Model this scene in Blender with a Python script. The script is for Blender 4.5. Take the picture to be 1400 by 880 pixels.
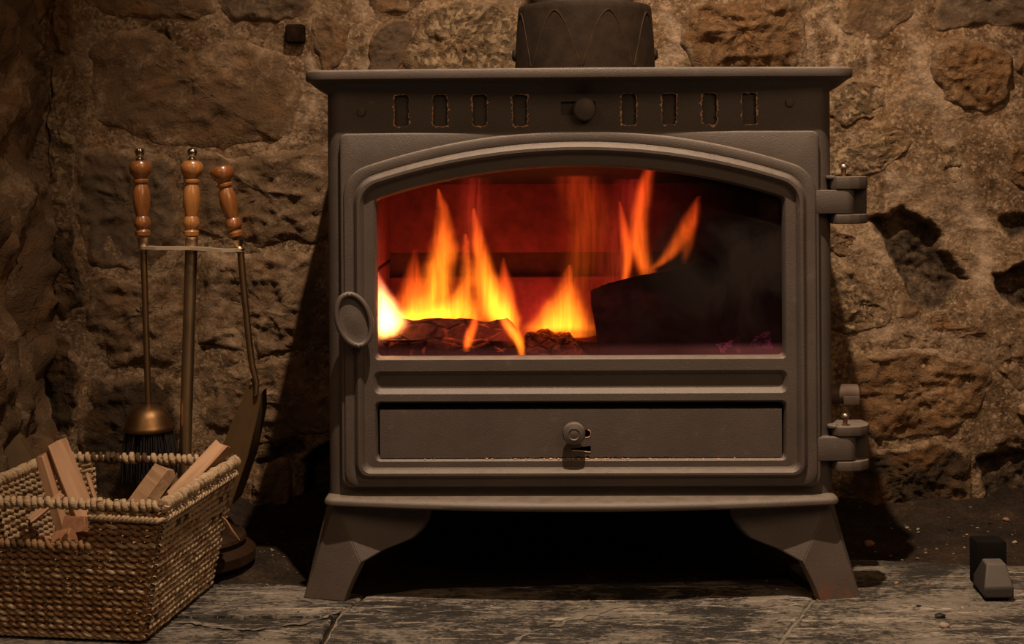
import bpy, bmesh, math, random
import numpy as np
from mathutils import Vector, Matrix, noise as mnoise
from mathutils.geometry import delaunay_2d_cdt

for o in list(bpy.data.objects):
    bpy.data.objects.remove(o)
SC = bpy.context.scene
COL = SC.collection
R = math.radians
random.seed(7)
rng = np.random.default_rng(7)

# ------------------------------------------------------------------ camera, world, lights, exposure
CAM_D, CAM_Z, CAM_X, ROLL = 2.1, 0.608, -0.091, R(0.35)
cam_data = bpy.data.cameras.new('camera')
cam_data.lens = 54.0
cam_data.sensor_width = 36.0
cam_data.shift_y = -230.0 / 1400.0
cam = bpy.data.objects.new('camera', cam_data)
cam.location = (CAM_X, -CAM_D, CAM_Z)
cam.rotation_euler = (R(90), ROLL, 0)
COL.objects.link(cam)
SC.camera = cam

world = bpy.data.worlds.new('world')
SC.world = world
world.use_nodes = True
world.node_tree.nodes['Background'].inputs[0].default_value = (1.0, 0.72, 0.5, 1)
world.node_tree.nodes['Background'].inputs[1].default_value = 0.018

def lamp(name, kind, loc, energy, color, target=None, **kw):
    d = bpy.data.lights.new(name, kind)
    d.energy = energy
    d.color = color
    for k, v in kw.items():
        setattr(d, k, v)
    o = bpy.data.objects.new(name, d)
    o.location = loc
    if target is not None:
        o.rotation_euler = (Vector(target) - Vector(loc)).to_track_quat('-Z', 'Y').to_euler()
    COL.objects.link(o)
    return o

# ceiling downlight in front of the fireplace
lamp('ceiling_downlight', 'SPOT', (0.0, -0.76, 2.35), 275.0, (1.0, 0.75, 0.53), (0.20, 0.06, 0.35),
     shadow_soft_size=0.018, spot_size=R(69), spot_blend=1.0)
# added warm fill lamps, unseen, softening the shadows from both sides
lamp('fill_light', 'AREA', (1.0, -2.1, 1.85), 13.0, (1.0, 0.62, 0.34), (0.30, 0.5, 0.60), shape='DISK', size=1.3)
lamp('fill_light', 'AREA', (-1.3, -1.9, 1.95), 5.5, (1.0, 0.62, 0.34), (-0.45, 0.5, 0.50), shape='DISK', size=1.0)

SC.view_settings.view_transform = 'Standard'
SC.view_settings.look = 'None'
SC.view_settings.gamma = 1.0
SC.view_settings.use_curve_mapping = False
SC.view_settings.exposure = 0.0

# ------------------------------------------------------------------ measuring helpers (photo pixel + distance -> point in the room)
CB, SB = math.cos(ROLL), math.sin(ROLL)
def P(px, py, y):
    s = (CAM_D + y) / 2100.0
    dx, du = px - 700.0, 210.0 - py
    return Vector((CAM_X + (CB * dx + SB * du) * s, y, CAM_Z + (-SB * dx + CB * du) * s))
def X(px, y=0.0):
    return CAM_X + (px - 700.0) * (CAM_D + y) / 2100.0
def Z(py, y=0.0):
    return CAM_Z - (py - 210.0) * (CAM_D + y) / 2100.0
def FL(px, py):                      # point on the floor plane
    p = P(px, py, 0); c = Vector((CAM_X, -CAM_D, CAM_Z)); d = p - c
    return c + d * (-c.z / d.z)

# ------------------------------------------------------------------ object helpers
def tag(o, label=None, cat=None, group=None, kind=None):
    if label: o['label'] = label
    if cat: o['category'] = cat
    if group: o['group'] = group
    if kind: o['kind'] = kind
    return o
def empty(name, loc=(0, 0, 0), rz=0.0):
    o = bpy.data.objects.new(name, None)
    o.empty_display_size = 0.05
    o.location = loc
    o.rotation_euler = (0, 0, rz)
    COL.objects.link(o)
    return o
def link(name, me, parent=None, local=False):
    o = bpy.data.objects.new(name, me)
    COL.objects.link(o)
    if parent is not None:
        o.parent = parent
        if not local:
            o.matrix_parent_inverse = WM(parent).inverted()
    return o
def WM(o):
    m = o.matrix_parent_inverse @ o.matrix_basis if o.parent else o.matrix_basis.copy()
    return WM(o.parent) @ m if o.parent else m

class MB:
    """collects shapes that become ONE mesh object"""
    def __init__(s):
        s.v, s.f, s.m, s.n = [], [], [], 0
    def add(s, verts, faces, mat=0):
        n = s.n
        s.v.extend([tuple(map(float, p)) for p in verts])
        s.f.extend([tuple(int(i) + n for i in f) for f in faces])
        s.m.extend([mat] * len(faces))
        s.n += len(verts)
    def rings(s, rings, closed=True, cap0=False, cap1=False, mat=0):
        k = len(rings[0]); V = [p for r in rings for p in r]; F = []
        for a in range(len(rings) - 1):
            for i in range(k if closed else k - 1):
                j = (i + 1) % k
                F.append((a * k + i, a * k + j, (a + 1) * k + j, (a + 1) * k + i))
        if cap0: F.append(tuple(range(k - 1, -1, -1)))
        if cap1: F.append(tuple((len(rings) - 1) * k + i for i in range(k)))
        s.add(V, F, mat)
    def tube(s, pts, r, sides=8, cap=True, closed=False, mat=0):
        pts = np.asarray(pts, float)
        n = len(pts)
        rr = np.full(n, r) if np.isscalar(r) else np.asarray(r, float)
        if closed:
            t = np.roll(pts, -1, 0) - np.roll(pts, 1, 0)
        else:
            t = np.gradient(pts, axis=0)
        t /= np.linalg.norm(t, axis=1)[:, None] + 1e-12
        up = np.array([0, 0, 1.0]) if abs(t[0][2]) < 0.9 else np.array([1.0, 0, 0])
        a = np.cross(t, up); ln = np.linalg.norm(a, axis=1)[:, None]
        a = np.where(ln < 0.05, np.array([[0, 1.0, 0]]), a); a /= np.linalg.norm(a, axis=1)[:, None]
        b = np.cross(t, a)
        th = np.arange(sides) * 2 * math.pi / sides
        ring = pts[:, None, :] + rr[:, None, None] * (np.cos(th)[None, :, None] * a[:, None, :] + np.sin(th)[None, :, None] * b[:, None, :])
        V = ring.reshape(-1, 3)
        F = []
        for i in range(n if closed else n - 1):
            i2 = (i + 1) % n
            for j in range(sides):
                j2 = (j + 1) % sides
                F.append((i * sides + j, i * sides + j2, i2 * sides + j2, i2 * sides + j))
        if cap and not closed:
            F.append(tuple(range(sides)[::-1])); F.append(tuple((n - 1) * sides + j for j in range(sides)))
        s.add(V, F, mat)
    def lathe(s, prof, p0, p1, n=24, mat=0):
        """profile [(r, t)], t in metres from p0 towards p1"""
        p0, p1 = Vector(p0), Vector(p1)
        d = (p1 - p0).normalized()
        a = d.cross(Vector((0, 1, 0.013))).normalized(); b = d.cross(a)
        rings = [[p0 + d * t + (a * math.cos(2 * math.pi * i / n) + b * math.sin(2 * math.pi * i / n)) * max(r, 1e-5) for i in range(n)] for r, t in prof]
        s.rings(rings, True, True, True, mat)
    def box(s, c0, c1, bev=0.0, seg=2, mat=0):
        bm = bmesh.new()
        bmesh.ops.create_cube(bm, size=1)
        c0, c1 = Vector(c0), Vector(c1); m = (c0 + c1) / 2; d = c1 - c0
        for v in bm.verts:
            v.co = Vector((m.x + v.co.x * d.x, m.y + v.co.y * d.y, m.z + v.co.z * d.z))
        if bev: bmesh.ops.bevel(bm, geom=bm.edges[:], offset=bev, segments=seg, profile=0.5, affect='EDGES')
        s.bm(bm, mat)
    def extrude(s, poly, vec, bev=0.0, seg=2, mat=0, only=None):
        """closed 3D polygon extruded along vec, bevelled"""
        bm = bmesh.new()
        vs = [bm.verts.new(p) for p in poly]
        f = bm.faces.new(vs)
        r = bmesh.ops.extrude_face_region(bm, geom=[f])
        for g in r['geom']:
            if isinstance(g, bmesh.types.BMVert): g.co += Vector(vec)
        bmesh.ops.recalc_face_normals(bm, faces=bm.faces[:])
        if bev:
            bmesh.ops.bevel(bm, geom=bm.edges[:], offset=bev, segments=seg, profile=0.5, affect='EDGES', clamp_overlap=True)
        s.bm(bm, mat)
    def bm(s, bm, mat=0):
        bm.verts.ensure_lookup_table(); bm.verts.index_update()
        s.add([v.co[:] for v in bm.verts], [tuple(v.index for v in f.verts) for f in bm.faces], mat)
        bm.free()
    def build(s, name, mats, parent=None, smooth=35, local=False, recalc=True):
        me = bpy.data.meshes.new(name)
        me.from_pydata(s.v, [], s.f)
        for m in (mats if isinstance(mats, (list, tuple)) else [mats]): me.materials.append(m)
        me.polygons.foreach_set('material_index', s.m)
        if recalc:
            bm = bmesh.new(); bm.from_mesh(me)
            bmesh.ops.recalc_face_normals(bm, faces=bm.faces[:])
            bm.to_mesh(me); bm.free()
        if smooth:
            me.polygons.foreach_set('use_smooth', [True] * len(me.polygons))
            me.set_sharp_from_angle(angle=R(smooth))
        me.update()
        return link(name, me, parent, local)

# numpy value noise -------------------------------------------------
def vnoise(x, y, seed=0):
    r = np.random.default_rng(seed); T = r.random((256, 256))
    xi, yi = np.floor(x).astype(int), np.floor(y).astype(int)
    fx, fy = x - xi, y - yi
    fx, fy = fx * fx * (3 - 2 * fx), fy * fy * (3 - 2 * fy)
    g = lambda a, b: T[a & 255, b & 255]
    return (g(xi, yi) * (1 - fx) + g(xi + 1, yi) * fx) * (1 - fy) + (g(xi, yi + 1) * (1 - fx) + g(xi + 1, yi + 1) * fx) * fy
def fbm(x, y, seed=0, octv=5, gain=0.5):
    x, y = np.asarray(x, float), np.asarray(y, float)
    a, s, t = 1.0, 0.0, 0.0
    for k in range(octv):
        s = s + a * (vnoise(x * 2 ** k + 17.3 * k, y * 2 ** k + 9.1 * k, seed + k) - 0.5); t += a; a *= gain
    return s / t
def ridged(x, y, seed=0, octv=4):
    a, s = 1.0, 0.0
    for k in range(octv):
        s = s + a * (1 - np.abs(2 * vnoise(x * 2 ** k + 5 * k, y * 2 ** k, seed + k) - 1)) ** 3; a *= 0.5
    return s

# ------------------------------------------------------------------ materials
class NT:
    def __init__(s, name):
        s.m = bpy.data.materials.new(name); s.m.use_nodes = True
        s.t = s.m.node_tree; s.t.nodes.clear()
        s.out = s.t.nodes.new('ShaderNodeOutputMaterial')
    def n(s, typ, props=None, **ins):
        nd = s.t.nodes.new('ShaderNode' + typ)
        for k, v in (props or {}).items(): setattr(nd, k, v)
        for k, v in ins.items():
            key = int(k[1:]) if k[0] == 'i' and k[1:].isdigit() else k.replace('_', ' ')
            s.set(nd.inputs[key], v)
        return nd
    def set(s, sock, v):
        if isinstance(v, bpy.types.NodeSocket): s.t.links.new(v, sock)
        elif isinstance(v, bpy.types.Node): s.t.links.new(v.outputs[0], sock)
        else:
            if isinstance(v, tuple) and len(v) == 3 and sock.type == 'RGBA': v = v + (1,)
            sock.default_value = v
    def math(s, op, a, b=0.0, c=0.0, clamp=False):
        nd = s.n('Math', {'operation': op, 'use_clamp': clamp}, i0=a, i1=b)
        if op in ('MULTIPLY_ADD', 'SMOOTH_MIN', 'WRAP'): s.set(nd.inputs[2], c)
        return nd.outputs[0]
    def mix(s, f, a, b):
        nd = s.n('Mix', {'data_type': 'RGBA'})
        s.set(nd.inputs[0], f); s.set(nd.inputs[6], a); s.set(nd.inputs[7], b)
        return nd.outputs[2]
    def ramp(s, f, stops, interp='LINEAR'):
        nd = s.n('ValToRGB'); s.set(nd.inputs[0], f); cr = nd.color_ramp; cr.interpolation = interp
        while len(cr.elements) < len(stops): cr.elements.new(0.5)
        for e, (p, c) in zip(cr.elements, stops):
            e.position = p; e.color = (c, c, c, 1) if np.isscalar(c) else tuple(c) + (1,)
        return nd.outputs[0]
    def mapr(s, v, a, b, c=0.0, d=1.0, smooth=False):
        nd = s.n('MapRange', {'interpolation_type': 'SMOOTHSTEP' if smooth else 'LINEAR', 'clamp': True} if True else None)
        for i, q in enumerate((v, a, b, c, d)): s.set(nd.inputs[i], q)
        return nd.outputs[0]
    def noise(s, vec, scale, detail=6.0, rough=0.55, dist=0.0):
        return s.n('TexNoise', None, Vector=vec, Scale=scale, Detail=detail, Roughness=rough, Distortion=dist).outputs[0]
    def scaled(s, vec, sc):
        return s.n('Mapping', None, Vector=vec, Scale=sc).outputs[0]
    def obj(s): return s.n('TexCoord').outputs['Object']
    def pos(s): return s.n('NewGeometry').outputs['Position']
    def bump(s, h, strength=0.3, dist=0.002, normal=None):
        nd = s.n('Bump', None, Height=h, Strength=strength, Distance=dist)
        if normal is not None: s.set(nd.inputs['Normal'], normal)
        return nd.outputs[0]
    def surf(s, color, rough=0.6, metal=0.0, spec=0.5, normal=None, **kw):
        b = s.n('BsdfPrincipled')
        s.set(b.inputs['Base Color'], color); s.set(b.inputs['Roughness'], rough); s.set(b.inputs['Metallic'], metal)
        s.set(b.inputs['Specular IOR Level'], spec)
        if normal is not None: s.set(b.inputs['Normal'], normal)
        for k, v in kw.items(): s.set(b.inputs[k.replace('_', ' ')], v)
        s.t.links.new(b.outputs[0], s.out.inputs[0])
        return s.m

def m_iron(name, dark=1.0, rust=False, rough=0.5):
    t = NT(name); p = t.pos()
    n1 = t.noise(p, 9, 5); n2 = t.noise(p, 700, 2, 0.6); n3 = t.noise(p, 60, 4)
    c = t.mix(t.mapr(n1, 0.3, 0.7), (0.062 * dark, 0.0465 * dark, 0.0385 * dark), (0.087 * dark, 0.066 * dark, 0.055 * dark))
    c = t.mix(t.mapr(n3, 0.64, 0.8, 0, 0.5), c, (0.13 * dark, 0.11 * dark, 0.09 * dark))
    c = t.mix(t.mapr(t.noise(p, 420, 1), 0.76, 0.8, 0, 0.7), c, (0.24, 0.18, 0.13))
    if rust:
        z = t.n('SeparateXYZ', None, i0=p).outputs[2]
        k = t.math('MULTIPLY', t.mapr(z, 0.0, 0.035, 1, 0), t.mapr(t.noise(p, 90, 6, 0.7), 0.45, 0.62))
        xx = t.n('SeparateXYZ', None, i0=p).outputs[0]
        k = t.math('MULTIPLY', k, t.mapr(xx, 0.0, 0.3, 0.12, 1))
        c = t.mix(k, c, (0.16, 0.055, 0.025))
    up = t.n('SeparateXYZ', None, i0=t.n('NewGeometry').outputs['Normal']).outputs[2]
    dust = t.math('MULTIPLY', t.mapr(up, 0.25, 0.9, 0, 0.75, True), t.mapr(n3, 0.3, 0.6, 0.6, 1.0))  # dust on upward faces, pale enough to paint in top-lit highlights
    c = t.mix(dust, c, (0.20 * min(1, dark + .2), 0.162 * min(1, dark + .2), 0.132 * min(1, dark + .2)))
    nb = t.bump(n2, 0.6, 0.0009)
    nb = t.bump(n3, 0.2, 0.001, nb)
    return t.surf(c, t.mapr(n3, 0.3, 0.7, rough - 0.06, rough + 0.08), 0.0, 0.5, nb)

MORTAR_RAMP = [(0.40, (0.030, 0.016, 0.007)), (0.48, (0.115, 0.068, 0.034)), (0.56, (0.18, 0.112, 0.062)), (0.66, (0.35, 0.24, 0.15))]
def m_stone(name, dark, mid, pale, scale=1.0, speck=0.0, bump=1.0, orange=0.3):
    t = NT(name); p = t.pos()
    wp = t.n('VectorMath', {'operation': 'ADD'}, i0=p, i1=t.n('VectorMath', {'operation': 'SCALE'}, i0=t.n('TexNoise', None, Vector=p, Scale=9.0, Detail=3.0).outputs[1], Scale=0.06).outputs[0]).outputs[0]
    a = t.noise(wp, 7 * scale, 9, 0.66); b = t.noise(wp, 38 * scale, 6, 0.68); f = t.noise(p, 210, 4, 0.65)
    v = t.math('ADD', t.math('MULTIPLY', a, 0.5), t.math('ADD', t.math('MULTIPLY', b, 0.38), t.math('MULTIPLY', f, 0.22)))
    c = t.ramp(v, [(0.38, dark), (0.49, mid), (0.57, mid), (0.68, pale)])
    c = t.mix(t.math('MULTIPLY', t.mapr(t.noise(wp, 13, 5), 0.52, 0.66), orange), c, (0.27, 0.125, 0.04))
    if speck:
        vo = t.n('TexVoronoi', None, Vector=wp, Scale=150.0).outputs[1]
        g = t.n('SeparateColor', None, Color=vo).outputs[0]
        c = t.mix(t.math('MULTIPLY', t.mapr(g, 0.55, 0.75), speck), c, (0.035, 0.025, 0.015))
        c = t.mix(t.math('MULTIPLY', t.mapr(g, 0.32, 0.15), speck * 0.8), c, (0.40, 0.29, 0.17))
    k = t.n('TexVoronoi', {'feature': 'DISTANCE_TO_EDGE'}, Vector=wp, Scale=16.0 * scale).outputs[0]
    crack = t.math('MULTIPLY', t.mapr(k, 0.0, 0.02, 1, 0), t.mapr(t.noise(p, 14, 3), 0.57, 0.68))
    c = t.mix(t.math('MULTIPLY', crack, 0.6), c, (0.02, 0.012, 0.007))
    ed = t.n('Attribute', {'attribute_name': 'smear'}).outputs['Fac']
    sm = t.mapr(t.math('ADD', ed, t.math('MULTIPLY', t.math('SUBTRACT', t.noise(p, 32, 6, 0.65), 0.5), 1.6)), 0.35, 0.65)
    vv = t.math('ADD', t.math('MULTIPLY', t.noise(p, 6, 8, 0.65, 0.4), 0.5), t.math('ADD', t.math('MULTIPLY', b, 0.36), t.math('MULTIPLY', f, 0.24)))
    c = t.mix(sm, c, t.ramp(vv, MORTAR_RAMP))
    n = t.bump(t.math('ADD', b, t.math('MULTIPLY', crack, -0.5)), 0.5 * bump, 0.009)
    n = t.bump(f, 0.6 * bump, 0.004, n)
    return t.surf(c, 0.88, 0, 0.25, n)

def m_mortar():
    t = NT('mortar'); p = t.pos()
    lime = t.n('Attribute', {'attribute_name': 'lime'}).outputs['Fac']
    soot_shade = t.n('Attribute', {'attribute_name': 'soot_shade'}).outputs['Fac']
    a = t.noise(p, 6, 8, 0.65, 0.4); b = t.noise(p, 42, 7, 0.68); f = t.noise(p, 240, 4, 0.6)
    v = t.math('ADD', t.math('MULTIPLY', a, 0.5), t.math('ADD', t.math('MULTIPLY', b, 0.36), t.math('MULTIPLY', f, 0.24)))
    c = t.ramp(v, MORTAR_RAMP)
    c = t.mix(t.math('MULTIPLY', t.mapr(t.noise(p, 8, 6), 0.52, 0.7), 0.6), c, (0.21, 0.105, 0.038))
    pits = t.math('MULTIPLY', t.mapr(t.noise(p, 55, 6, 0.7), 0.53, 0.62), t.mapr(t.noise(p, 7, 4), 0.42, 0.58))
    c = t.mix(t.math('MULTIPLY', pits, 0.8), c, (0.035, 0.019, 0.008))
    gr = t.n('SeparateColor', None, Color=t.n('TexVoronoi', None, Vector=p, Scale=230.0).outputs[1]).outputs[0]
    c = t.mix(t.math('MULTIPLY', t.mapr(gr, 0.72, 0.9), 0.45), c, (0.40, 0.29, 0.19))
    c = t.mix(t.math('MULTIPLY', t.mapr(gr, 0.28, 0.1), 0.5), c, (0.05, 0.03, 0.015))
    lm = t.math('MULTIPLY', lime, t.mapr(b, 0.3, 0.55, 0.55, 1))
    c = t.mix(lm, c, (0.46, 0.335, 0.235))
    c = t.mix(t.math('MULTIPLY', soot_shade, t.mapr(b, 0.42, 0.66, 1.0, 0.72)), c, (0.014, 0.009, 0.006))
    n = t.bump(b, 0.5, 0.009); n = t.bump(f, 0.55, 0.003, n)
    return t.surf(c, 0.92, 0, 0.2, n)

def m_wood(name, a, b, scale=1.0, gloss=0.6, axis=2, coat=0.0):
    t = NT(name); o = t.obj()
    sc = [90.0 * scale] * 3; sc[axis] = 5.0 * scale
    g = t.noise(t.scaled(o, tuple(sc)), 1.0, 6, 0.6, 0.6)
    sc2 = [22.0 * scale] * 3; sc2[axis] = 1.5 * scale
    g2 = t.noise(t.scaled(o, tuple(sc2)), 1.0, 3, 0.5, 0.3)
    c = t.mix(t.mapr(g, 0.35, 0.65), a, b)
    c = t.mix(t.mapr(g2, 0.5, 0.66, 0, 0.55), c, tuple(x * 0.55 for x in a))
    n = t.bump(g, 0.4, 0.001)
    return t.surf(c, gloss, 0, 0.5, n, Coat_Weight=coat, Coat_Roughness=0.12)

def m_metal(name, col, rough=0.25, tarn=0.4, metal=1.0):
    t = NT(name); p = t.pos()
    n = t.noise(p, 40, 5)
    c = t.mix(t.mapr(n, 0.42, 0.68, 0, tarn), col, tuple(x * 0.35 for x in col))
    return t.surf(c, t.mapr(n, 0.3, 0.7, rough, rough + 0.15), metal, 0.5, t.bump(t.noise(p, 300, 2), 0.08, 0.0005))

def m_plain(name, col, rough=0.7, var=0.35, scale=40, spec=0.4):
    t = NT(name); p = t.pos(); n = t.noise(p, scale, 5)
    c = t.mix(t.mapr(n, 0.3, 0.7), tuple(x * (1 - var) for x in col), tuple(x * (1 + var) for x in col))
    return t.surf(c, rough, 0, spec, t.bump(t.noise(p, scale * 6, 3), 0.3, 0.001))

def m_slate():
    t = NT('slate'); p = t.pos()
    st = t.scaled(p, (9.0, 60.0, 1.0)); st2 = t.scaled(p, (35.0, 190.0, 1.0))
    a = t.noise(p, 8, 6, 0.6, 0.5); s1 = t.noise(st, 1.0, 8, 0.7, 1.0); s2 = t.noise(st2, 1.0, 5, 0.7, 0.4); f = t.noise(p, 330, 3)
    pat = t.noise(t.scaled(p, (6.0, 11.0, 1.0)), 1.0, 8, 0.68, 0.8); wr = t.noise(t.scaled(p, (70.0, 150.0, 1.0)), 1.0, 6, 0.72, 1.2)
    dusty = t.mapr(t.math('ADD', pat, t.math('MULTIPLY', t.math('SUBTRACT', wr, 0.5), 0.8)), 0.45, 0.60)
    c = t.mix(dusty, (0.026, 0.023, 0.020), (0.19, 0.160, 0.130))
    sc = t.math('MULTIPLY', t.mapr(t.math('ADD', s1, t.math('MULTIPLY', t.math('SUBTRACT', wr, 0.5), 0.3)), 0.56, 0.66), 0.8)
    c = t.mix(sc, c, (0.40, 0.34, 0.27))
    chip = t.mapr(t.math('ADD', wr, t.math('MULTIPLY', t.math('SUBTRACT', a, 0.5), 0.6)), 0.69, 0.74)
    c = t.mix(t.math('MULTIPLY', chip, 0.8), c, (0.40, 0.335, 0.265))
    c = t.mix(t.mapr(f, 0.7, 0.74, 0, 0.8), c, (0.34, 0.28, 0.22))
    n = t.bump(t.math('ADD', s1, t.math('MULTIPLY', s2, 0.6)), 0.5, 0.004); n = t.bump(f, 0.2, 0.001, n)
    return t.surf(c, t.mapr(s1, 0.4, 0.7, 0.38, 0.75), 0, 0.5, n)

def m_earth():
    t = NT('dusty_ground'); p = t.pos()
    a = t.noise(p, 10, 7, 0.65); f = t.noise(p, 160, 5, 0.7)
    c = t.ramp(t.math('ADD', t.math('MULTIPLY', a, 0.6), t.math('MULTIPLY', f, 0.4)), [(0.35, (0.007, 0.0045, 0.003)), (0.52, (0.028, 0.017, 0.0095)), (0.7, (0.075, 0.048, 0.029))])
    c = t.mix(t.mapr(t.noise(p, 110, 2), 0.72, 0.75), c, (0.3, 0.2, 0.13))
    return t.surf(c, 0.95, 0, 0.2, t.bump(f, 0.8, 0.005, t.bump(a, 0.6, 0.02)))

def m_weave(name, a, b, dark):
    t = NT(name); p = t.pos()
    n = t.noise(p, 55, 5, 0.7); f = t.noise(t.scaled(p, (60.0, 60.0, 420.0)), 1.0, 4, 0.7); big = t.noise(p, 14, 3)
    c = t.mix(t.mapr(n, 0.3, 0.7), a, b)
    c = t.mix(t.mapr(f, 0.5, 0.68, 0, 0.55), c, dark)
    c = t.mix(t.mapr(big, 0.6, 0.72, 0, 0.5), c, dark)
    return t.surf(c, 0.8, 0, 0.25, t.bump(f, 0.8, 0.002))

def m_char(name, glow=0.0, base=(0.022, 0.014, 0.012), check=45.0):
    t = NT(name); o = t.obj()
    wo = t.n('VectorMath', {'operation': 'ADD'}, i0=o, i1=t.n('VectorMath', {'operation': 'SCALE'}, i0=t.n('TexNoise', None, Vector=o, Scale=18.0).outputs[1], Scale=0.03).outputs[0]).outputs[0]
    v = t.n('TexVoronoi', {'feature': 'DISTANCE_TO_EDGE'}, Vector=t.scaled(wo, (0.55, 1.0, 1.0)), Scale=check).outputs[0]
    n = t.noise(o, 70, 6, 0.7)
    c = t.mix(t.mapr(n, 0.35, 0.7), base, tuple(x * 3.2 for x in base))
    ck = t.mapr(v, 0.0, 0.09, 1, 0)
    c = t.mix(t.math('MULTIPLY', ck, 0.7), c, (0.004, 0.002, 0.002))
    nb = t.bump(t.math('SUBTRACT', n, ck), 0.8, 0.004)
    if glow:
        em = t.math('MULTIPLY', t.math('MULTIPLY', ck, t.mapr(t.noise(o, 30, 3), 0.5, 0.68)), glow)
        return t.surf(c, 0.9, 0, 0.2, nb, Emission_Color=(1.0, 0.13, 0.03, 1), Emission_Strength=em)
    return t.surf(c, 0.9, 0, 0.2, nb)

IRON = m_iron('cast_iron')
IRON_LEG = m_iron('cast_iron_leg', 1.0, True)
IRON_DARK = m_iron('cast_iron_dark', 0.22, False, 0.6)
CHIPPED = m_plain('chipped_paint', (0.52, 0.31, 0.19), 0.8, 0.5, 300)
VOID = m_plain('sooty_black', (0.006, 0.0045, 0.004), 0.9, 0.35, 40, 0.1)
STEEL = m_metal('worn_steel', (0.42, 0.38, 0.34), 0.3, 0.5)
COPPERY = m_metal('coppery_pin', (0.5, 0.27, 0.18), 0.35, 0.5)
BRASS = m_metal('aged_brass', (0.62, 0.44, 0.27), 0.30, 0.4)
BRASS_DULL = m_metal('dull_brass', (0.34, 0.21, 0.11), 0.36, 0.6)
SILVER = m_metal('polished_finial', (0.62, 0.56, 0.48), 0.14, 0.3)
OLIVE = m_metal('olive_metal', (0.115, 0.068, 0.028), 0.5, 0.4, 0.15)
BRISTLE = m_plain('black_bristle', (0.012, 0.009, 0.008), 0.6, 0.5, 200)
TURNED = m_wood('varnished_wood', (0.18, 0.060, 0.015), (0.28, 0.105, 0.028), 1.6, 0.35, 2, 0.8)
TURNED_PALE = m_wood('varnished_pale_wood', (0.33, 0.13, 0.034), (0.46, 0.20, 0.06), 1.6, 0.35, 2, 0.8)
PINE = m_wood('split_pine', (0.30, 0.155, 0.08), (0.46, 0.275, 0.16), 1.0, 0.75)
PINE_RED = m_wood('split_pine_red', (0.27, 0.115, 0.055), (0.42, 0.21, 0.11), 1.0, 0.75)
BARKY = m_wood('pale_bark', (0.27, 0.155, 0.08), (0.44, 0.27, 0.15), 1.3, 0.85, 0)
BASEWOOD = m_wood('dark_base_wood', (0.022, 0.010, 0.005), (0.036, 0.017, 0.008), 1.0, 0.4, 0)
WEAVE_P = m_weave('seagrass_pale', (0.33, 0.225, 0.135), (0.50, 0.37, 0.24), (0.20, 0.12, 0.06))
WEAVE_B = m_weave('seagrass_brown', (0.19, 0.105, 0.05), (0.32, 0.19, 0.10), (0.12, 0.065, 0.03))
WEAVE_D = m_weave('seagrass_dark', (0.05, 0.03, 0.016), (0.10, 0.06, 0.03), (0.02, 0.012, 0.008))
SLATE = m_slate()
EARTH = m_earth()
MORTAR = m_mortar()
GROUT = m_plain('pale_grout', (0.15, 0.125, 0.10), 0.9, 0.5, 60)
S_BROWN = m_stone('brown_stone', (0.03, 0.017, 0.008), (0.125, 0.075, 0.040), (0.29, 0.195, 0.12))
S_ORANGE = m_stone('orange_stone', (0.03, 0.014, 0.006), (0.14, 0.072, 0.030), (0.29, 0.175, 0.09), 1.4, 0.15, 1.3, 0.5)
S_GRANITE = m_stone('granite', (0.035, 0.021, 0.010), (0.155, 0.098, 0.052), (0.33, 0.225, 0.13), 1.3, 0.55, 1.2, 0.25)
S_GREY = m_stone('grey_stone', (0.03, 0.019, 0.012), (0.095, 0.063, 0.039), (0.20, 0.14, 0.09), 1.0, 0, 0.7, 0.1)
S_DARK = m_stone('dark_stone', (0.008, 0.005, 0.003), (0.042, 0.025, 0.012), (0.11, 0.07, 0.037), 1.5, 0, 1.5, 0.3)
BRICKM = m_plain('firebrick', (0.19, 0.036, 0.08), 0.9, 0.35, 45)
CHAR_HOT = m_char('charred_wood_hot', 0.7, (0.05, 0.018, 0.014))
CHAR = m_char('charred_wood', 0.0)
CHAR_RED = m_char('charred_wood_red', 0.25, (0.16, 0.07, 0.05), 60.0)
EMBER = m_char('glowing_coal', 2.5, (0.05, 0.02, 0.03), 60.0)
ASH = m_plain('ash', (0.12, 0.075, 0.065), 0.95, 0.6, 70)

# ------------------------------------------------------------------ setting: back wall, jambs, lintel
WY = 0.505                                   # depth of the wall face
def in_poly_sd(px, py, poly):
    """signed distance (px), negative inside"""
    poly = np.asarray(poly, float); n = len(poly)
    d = np.full(px.shape, 1e9); ins = np.zeros(px.shape, bool)
    for i in range(n):
        a, b = poly[i], poly[(i + 1) % n]
        e = b - a; wx, wy = px - a[0], py - a[1]
        t = np.clip((wx * e[0] + wy * e[1]) / (e @ e), 0, 1)
        d = np.minimum(d, np.hypot(wx - e[0] * t, wy - e[1] * t))
        c = (a[1] > py) != (b[1] > py)
        with np.errstate(divide='ignore', invalid='ignore'):
            xx = (b[0] - a[0]) * (py - a[1]) / (b[1] - a[1] if b[1] != a[1] else 1e-9) + a[0]
        ins ^= c & (px < xx)
    return np.where(ins, -d, d)
def stroke_d(px, py, pts):
    d = np.full(px.shape, 1e9)
    for (x0, y0), (x1, y1) in zip(pts[:-1], pts[1:]):
        ex, ey = x1 - x0, y1 - y0
        t = np.clip(((px - x0) * ex + (py - y0) * ey) / (ex * ex + ey * ey), 0, 1)
        d = np.minimum(d, np.hypot(px - x0 - ex * t, py - y0 - ey * t))
    return d
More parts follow.
